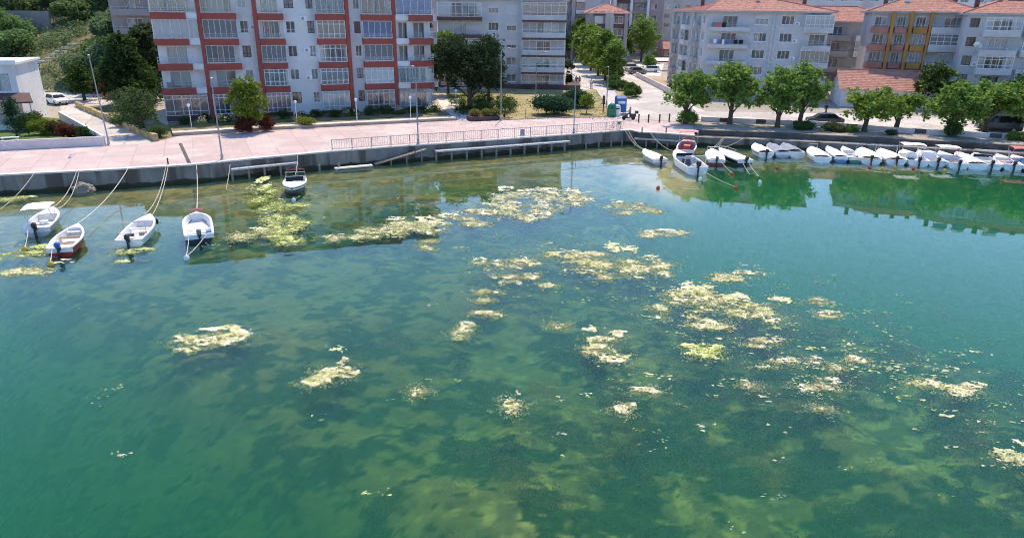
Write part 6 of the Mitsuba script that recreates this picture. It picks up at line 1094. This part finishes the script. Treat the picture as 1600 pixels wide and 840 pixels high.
# ================================================================ algae: (what it looks like, tone, [(x, y, half width, half depth) of its lobes])
MATS = [
    ('long yellow green algae mat trailing from the quay left of the small decked boat', 'y', [(-23.46,61.68,0.52,2.52),(-22.25,59.04,0.45,2.32),(-21.13,56.61,0.54,2.58),(-19.69,53.76,0.67,2.15),(-18.43,51.35,0.94,2.16),(-17.41,49.28,1.04,2.0),(-16.52,47.52,1.29,2.51),(-15.29,44.86,1.1,1.28)]),
    ('tan algae mat left of the long yellow green mat', 't', [(-18.27,45.91,1.24,1.77),(-18.72,45.16,0.79,0.86)]),
    ("largest tan algae raft in the shade of the block's reflection", 't', [(-6.88,50.08,1.46,1.21),(-7.77,48.53,1.98,1.46),(-9.54,46.57,1.91,1.36),(-10.75,45.77,0.72,0.73),(-6.2,47.63,1.21,1.1),(-9.07,50.33,0.88,0.69),(-5.32,49.13,0.96,0.66)]),
    ('small oval algae mat at the left end of the largest tan raft', 't', [(-12.32,45.56,0.76,0.87)]),
    ('thin algae sliver before the bow of the small decked boat', 'y', [(-17.68,53.86,1.03,0.49)]),
    ("wide broken algae field right of the white block's reflection", 'p', [(3.44,59.17,3.31,1.86),(-0.08,57.63,2.0,1.33),(1.4,53.95,2.72,1.77),(-0.81,55.05,1.81,1.43),(5.67,56.82,1.32,1.08),(-1.99,52.45,2.04,0.93),(0.7,51.11,2.09,1.25),(4.19,55.08,1.82,1.22),(2.66,56.68,1.64,1.29),(-0.66,60.14,0.92,0.95)]),
    ('patchy algae strip left below the wide broken field', 'p', [(-3.9,50.73,1.38,0.88),(-2.82,49.07,1.05,0.67),(-4.93,51.22,0.99,0.72)]),
    ('algae patch with a pinkish middle right of the wide field', 'p', [(9.72,54.73,2.03,1.41),(8.7,56.11,0.87,0.63),(10.91,53.41,1.05,0.77),(9.13,52.58,0.72,0.56)]),
    ('flat elongated algae mat farthest right under the sky reflection', 'p', [(10.96,47.55,1.7,0.79),(9.61,46.73,0.55,0.61)]),
    ('upper one of two small algae scraps below the largest tan raft', 't', [(-5.71,44.67,0.49,0.42)]),
    ('lower one of two small algae scraps below the largest tan raft', 't', [(-5.78,43.43,0.47,0.46)]),
    ('loose cluster of algae flakes left of the big central raft', 't', [(-2.04,40.91,0.65,0.72),(0.12,40.63,1.54,1.06),(-1.03,39.55,0.79,0.56),(-0.46,38.25,1.0,0.53),(1.24,38.42,0.54,0.75),(-0.14,37.22,0.68,0.41),(2.1,36.89,0.52,0.4)]),
    ('upper of two thin algae strips below the loose cluster of flakes', 't', [(-1.36,35.81,0.61,0.38)]),
    ('lower of two thin algae strips below the loose cluster of flakes', 't', [(-1.56,34.6,0.49,0.27)]),
    ('big central algae raft, the widest in open water', 't', [(4.28,42.38,2.11,0.77),(4.98,41.04,1.81,1.09),(7.45,43.94,1.14,1.22),(6.59,40.86,1.64,0.96),(7.67,39.74,0.88,1.25),(4.17,39.28,1.19,0.56),(3.36,42.47,1.1,0.64)]),
    ('round algae clump just under the big central raft', 't', [(5.66,38.57,0.42,0.64)]),
    ('algae tongue slanting down right of the big central raft', 't', [(9.13,41.8,0.59,1.0),(9.29,40.49,0.65,0.95),(9.49,39.13,0.48,0.55)]),
    ('broad algae raft right of centre with a pale fringe', 't', [(10.0,36.27,1.55,0.78),(10.19,34.97,1.72,1.0),(10.74,33.84,1.4,0.86),(10.78,37.08,1.06,0.7),(9.04,35.57,0.94,0.56),(10.03,31.79,1.12,0.62),(9.56,32.56,0.88,0.48)]),
    ('algae raft joined to the right side of the broad one', 't', [(12.63,35.5,0.94,0.65),(13.31,34.09,1.06,0.79),(13.5,32.84,0.62,0.9),(12.55,33.22,1.03,0.66),(15.08,35.12,0.65,0.55),(12.05,34.75,0.71,0.54)]),
    ('thin pale algae strip above the broad raft pair', 't', [(14.68,39.42,1.36,0.39),(13.07,38.5,0.94,0.64)]),
    ('compact bright algae mat below the broad raft', 'y', [(9.1,29.19,0.95,0.74),(9.38,28.55,0.48,0.46),(8.63,29.38,0.49,0.47)]),
    ('largest lone algae mat at left, swept to a point', 't', [(-14.33,30.43,1.38,0.58),(-14.33,29.44,1.46,0.68),(-15.51,29.62,0.73,0.34),(-13.23,29.96,0.74,0.42),(-14.83,28.36,0.71,0.26),(-15.69,29.27,0.42,0.17)]),
    ('lone algae mat shaped like a bird at left of centre', 't', [(-7.7,26.48,0.73,0.63),(-8.16,25.68,0.65,0.49),(-7.05,26.21,0.44,0.5),(-7.59,27.42,0.29,0.54),(-8.02,28.61,0.42,0.39),(-8.67,28.92,0.31,0.2)]),
    ('ragged lone algae clump above the weed left of centre', 't', [(-2.25,31.14,0.55,0.82),(-2.59,30.18,0.34,0.5)]),
    ('tiny algae tuft in the dark weed below centre', 't', [(-3.94,24.83,0.27,0.36)]),
    ('lone algae clump with a hanging brown edge below centre', 't', [(0.07,23.93,0.46,0.68),(0.28,24.83,0.18,0.26)]),
    ('long S shaped algae raft below the big central raft', 't', [(4.56,29.96,0.69,0.35),(5.31,30.62,0.47,0.43),(4.18,28.87,0.73,0.52),(4.82,27.99,0.88,0.56),(5.42,27.33,0.58,0.36),(4.1,31.17,0.71,0.38),(4.17,29.53,0.49,0.55),(4.53,28.49,0.54,0.45)]),
    ('short algae streak left of the S shaped raft', 't', [(2.37,31.35,0.39,0.38)]),
    ('thin algae streak above the ragged lone clump', 't', [(-1.59,32.97,0.6,0.25),(-0.64,32.75,0.47,0.24)]),
    ('larger algae patch low in the right half', 'p', [(13.76,25.94,0.62,0.6),(12.66,25.54,0.5,0.43),(13.31,26.04,0.39,0.33)]),
    ('small algae scrap under the larger low right patch', 'p', [(12.54,23.83,0.32,0.24)]),
    ('medium algae patch above the larger low right patch', 'p', [(14.23,28.04,0.59,0.5),(14.67,27.45,0.24,0.3)]),
    ('left one of two algae patches near the right edge', 't', [(17.99,26.04,0.68,0.33)]),
    ('right one of two algae patches near the right edge', 't', [(19.12,25.48,0.66,0.48),(19.96,26.04,0.67,0.27)]),
    ('streaky algae strip right of the compact bright mat', 'p', [(12.49,30.1,0.82,0.36),(11.72,29.46,0.43,0.21)]),
    ('small pale algae patch right of the broad raft pair', 'p', [(17.1,33.36,0.72,0.5)]),
    ('faint algae strip between the compact mat and the right patches', 'p', [(12.58,28.06,0.72,0.31),(11.41,27.48,0.36,0.19)]),
    ('algae patch at the lower right edge of the view', 'p', [(18.19,20.81,0.47,0.46),(19.11,21.77,0.24,0.25)]),
    ('pale algae wisp above the small patch right of the broad raft pair', 'p', [(17.03,35.0,0.54,0.46)]),
    ('small algae speck right of the medium patch', 'p', [(15.99,28.09,0.39,0.44)]),
    ('pale scrap of algae below the S shaped raft', 'p', [(4.44,23.74,0.38,0.33),(4.87,24.04,0.26,0.14)]),
    ('wispy algae strip right of the pale scrap', 'p', [(5.47,25.26,0.54,0.21),(6.03,25.07,0.27,0.15)]),
    ('small algae flake left of the larger low right patch', 'p', [(10.18,25.8,0.25,0.38)]),
    ('little algae knot left of the broad raft', 'p', [(7.99,33.93,0.35,0.61),(7.7,32.43,0.23,0.4)]),
    ('tan algae drift below the red hulled boat at the left edge', 't', [(-28.83,38.14,1.65,0.64),(-28.36,39.96,1.02,0.46)]),
    ('yellow algae drift round the leftmost yellow buoy', 'y', [(-31.58,41.18,1.36,0.72),(-32.21,40.78,0.79,0.47),(-30.95,42.74,1.08,0.39)]),
    ('yellow algae under the stern of the boat with the bare bar', 'y', [(-24.58,42.07,1.06,0.63),(-24.44,40.1,0.55,0.35)]),
    ('patch of yellow scum left by the quay at the far left', 'y', [(-40.61,55.23,0.73,0.62),(-41.69,54.34,0.5,0.4)])]
TONE = {'t': [(.62, .60, .40), (.68, .65, .48), (.53, .53, .30), (.57, .59, .32)], 'y': [(.62, .65, .31), (.54, .59, .23), (.67, .67, .41), (.48, .54, .20)], 'p': [(.66, .64, .49), (.57, .56, .36), (.70, .68, .56), (.50, .51, .29)]}
def mat_mesh(lobes, tone, seed, thresh=.30):
    L_ = np.array(lobes, float); ym = L_[:, 1].mean(); h = max(.045, .0021 * ym); g = np.random.RandomState(seed)
    x0, x1 = (L_[:, 0] - L_[:, 2] * 1.25).min(), (L_[:, 0] + L_[:, 2] * 1.25).max(); y0, y1 = (L_[:, 1] - L_[:, 3] * 1.25).min(), (L_[:, 1] + L_[:, 3] * 1.25).max()
    X, Y = np.meshgrid(np.arange(x0, x1, h), np.arange(y0, y1, h)); P3 = np.stack([X, Y, 0 * X + seed], -1)
    f = np.max([1 - ((X - a) / (c * 1.12)) ** 2 - ((Y - b) / (d * 1.12)) ** 2 for a, b, c, d in lobes], 0)
    n1 = meshkit.fbm(P3 * (.9, 1.1, 1), 4, seed); n2 = meshkit.fbm(P3 * (5.5, 6.5, 1), 2, seed + 3); n3 = meshkit.fbm(P3 * (1.7, 4.2, 1), 3, seed + 8)
    n4 = meshkit.noise(P3 * (13, 17, 1), seed + 13)
    f = np.clip(f, -1, .62) + (n1 - .5) * 1.9 + (n2 - .5) * 1.5 + (n3 - .5) * 1.5 + (n4 - .5) * .55
    keep = f > thresh
    Z = .006 + .065 * meshkit.fbm(P3 * (6, 7, 1), 3, seed + 5) ** 1.5 * np.clip((f - thresh) * 2.2, .12, 1)
    X = X + g.uniform(-.35, .35, X.shape) * h; Y = Y + g.uniform(-.35, .35, X.shape) * h
    c = np.array(tone)[np.clip((meshkit.fbm(P3 * (1.3, 1.6, 1), 3, seed + 7) * 2.2 - .6) * len(tone), 0, len(tone) - 1).astype(int)] * (.74 + .42 * g.rand(*X.shape))[..., None]
    brown = (meshkit.noise(P3 * (3.2, 3.2, 1), seed + 9) > .74)[..., None]; c = np.where(brown, c * (.74, .68, .6), c)
    q = keep[:-1, :-1] & keep[1:, :-1] & keep[:-1, 1:] & keep[1:, 1:]
    idx = np.arange(X.size).reshape(X.shape); a, b_, c_, d_ = idx[:-1, :-1][q], idx[:-1, 1:][q], idx[1:, 1:][q], idx[1:, :-1][q]
    top = np.concatenate([np.stack([a, b_, c_], -1), np.stack([a, c_, d_], -1)]); V = np.stack([X, Y, Z], -1).reshape(-1, 3); W_ = np.stack([X, Y, 0 * Z - .02], -1).reshape(-1, 3); N = len(V)
    # hanging edge down into the water
    e = np.concatenate([np.stack([a, b_], -1), np.stack([b_, c_], -1), np.stack([c_, d_], -1), np.stack([d_, a], -1)]); s = {tuple(k) for k in e.tolist()}; bd = [k for k in s if (k[1], k[0]) not in s]
    F_ = np.vstack([top, [(k[0], k[1] + N, k[1]) for k in bd], [(k[0], k[0] + N, k[1] + N) for k in bd]]) if bd else top
    C = np.vstack([c.reshape(-1, 3), c.reshape(-1, 3) * 1.0]); V = np.vstack([V, W_]); u = np.unique(F_); r = np.full(len(V), -1); r[u] = np.arange(len(u))
    return V[u], r[F_], C[u]
for i, (lab, tone, lobes) in enumerate(MATS):
    v, f, c = mat_mesh(lobes, TONE[tone], 11 + i, .35 if len(lobes) > 2 else .26 if len(lobes) > 1 else .18)
    k = thing('algae_mat', lab, 'algae mat', 'floating algae mats'); put(k, (v, f), 'tinted', False, color=c)
    # frayed tufts on it and round it, sinking into the water at the edge
    g = np.random.RandomState(900 + i); L_ = np.array(lobes, float); ar = (L_[:, 2] * L_[:, 3]).sum(); n = int(min(1300, 50 + 70 * ar)); q = v[g.randint(0, len(v) // 2, n)] + np.column_stack([g.normal(0, .30, n), g.normal(0, .22, n), g.uniform(-.045, .02, n)])
    cb = MB(); leaves(random.Random(i), cb, q, 7, (.09, .07, .018), .030 + .0006 * L_[:, 1].mean(), (np.array(TONE[tone]) * (.92, .96, .85)).tolist()); tag(put(child(k, 'fringe'), cb, 'leaf'), kind='stuff')
# scraps drifting between the mats, each a small ragged sheet
g = np.random.RandomState(44); mb = MB()
zones = [(-4, 48, 9, 7, 60), (3, 42, 8, 6, 90), (13, 33, 7, 6, 150), (16, 27, 7, 4, 150), (8, 37, 6, 5, 60), (-15, 47, 5, 5, 22), (6, 28, 6, 4, 30), (-10, 27, 10, 6, 7), (20, 23, 4, 5, 34), (-2, 22, 6, 4, 6), (-30, 41, 6, 5, 22), (10, 21, 7, 3, 12), (-22, 57, 6, 3, 14), (-22, 33, 8, 5, 5), (38, 71, 9, 1.2, 20)]
for zi, (zx, zy, rx, ry, n) in enumerate(zones):
    for _ in range(n):
        x, y = zx + rx * g.normal() * .55, zy + ry * g.normal() * .55; s = g.uniform(.06, .24) * (1.7 if g.rand() < .15 else 1); tn = TONE['ttpyty'[g.randint(6)]]; r0 = g.rand()
        if quay_y(x) - y < 1.5: continue
        for _b in range(g.randint(3, 9)):      # a scrap is a handful of frayed tufts
            bx, by, q = x + s * g.normal() * 1.3, y + s * g.normal() * .6, s * g.uniform(.2, .55); k = 5; a = np.sort(g.uniform(0, 2 * np.pi, k)); cc = np.array(tn[g.randint(4)]) * g.uniform(.65, .98)
            mb.add([(bx + q * (.5 + g.rand()) * math.cos(t), by + q * .6 * (.5 + g.rand()) * math.sin(t), .004 + .02 * g.rand()) for t in a] + [(bx, by, .02 + .04 * g.rand())], [[j, (j + 1) % k, k] for j in range(k)], cc)
put(tag(num('algae_scraps'), 'small scraps of pale algae drifting between the mats', 'algae', kind='stuff'), mb, 'tinted')
# thread algae hanging below the surface, eelgrass on the bed
R = random.Random(8); g = np.random.RandomState(8); cb = MB(); pts = []
for zx, zy, rx, ry, n, dz in [(13, 31, 8, 6, 1100, .35), (8, 24, 8, 5, 800, .5), (20, 22, 6, 5, 700, .4), (1, 34, 8, 5, 420, .4), (-3, 27, 6, 5, 260, .5), (3, 21, 6, 3, 300, .6), (-12, 48, 5, 4, 160, .3), (3, 47, 9, 4, 260, .35)]:
    c = np.repeat(np.array([zx, zy]) + g.normal(size=(n // 14, 2)) * (rx * .55, ry * .55), 14, 0); c = c + g.normal(size=c.shape) * (.40, .28); c = c[quay_y(c[:, 0]) - c[:, 1] > 1]
    z = np.maximum(-dz - .25 * np.abs(g.normal(size=len(c))), bed_z(c[:, 0], c[:, 1]) + .08); pts += np.column_stack([c, z]).tolist()
leaves(R, cb, pts, 24, (.17, .13, .06), .027, [(.21, .22, .085), (.175, .20, .065), (.24, .23, .11), (.15, .165, .055), (.20, .17, .09)]); put(tag(num('thread_algae'), 'pale thread algae clouding the water below the surface', 'algae', kind='stuff'), cb, 'leaf')
c = np.column_stack([g.uniform(-34, 30, 40000), g.uniform(14, 62, 40000)]); z = bed_z(c[:, 0], c[:, 1]); d = weed_cover(c[:, 0], c[:, 1])
ok = (np.abs(c[:, 0]) < c[:, 1] * .86 + 3) & (quay_y(c[:, 0]) - c[:, 1] > 3) & (z > -2.8) & (d > .545 + .06 * g.rand(40000)) & (c[:, 1] < 35); pts = np.column_stack([c, z + g.uniform(.03, .3, 40000)])[ok][:5000]
cb = MB(); leaves(R, cb, pts, 22, (.2, .2, .10), .030, [(.030, .072, .018), (.036, .082, .022), (.026, .062, .016)]); put(tag(num('eelgrass'), 'dark green eelgrass beds on the bottom', 'seaweed', kind='stuff'), cb, 'leaf')
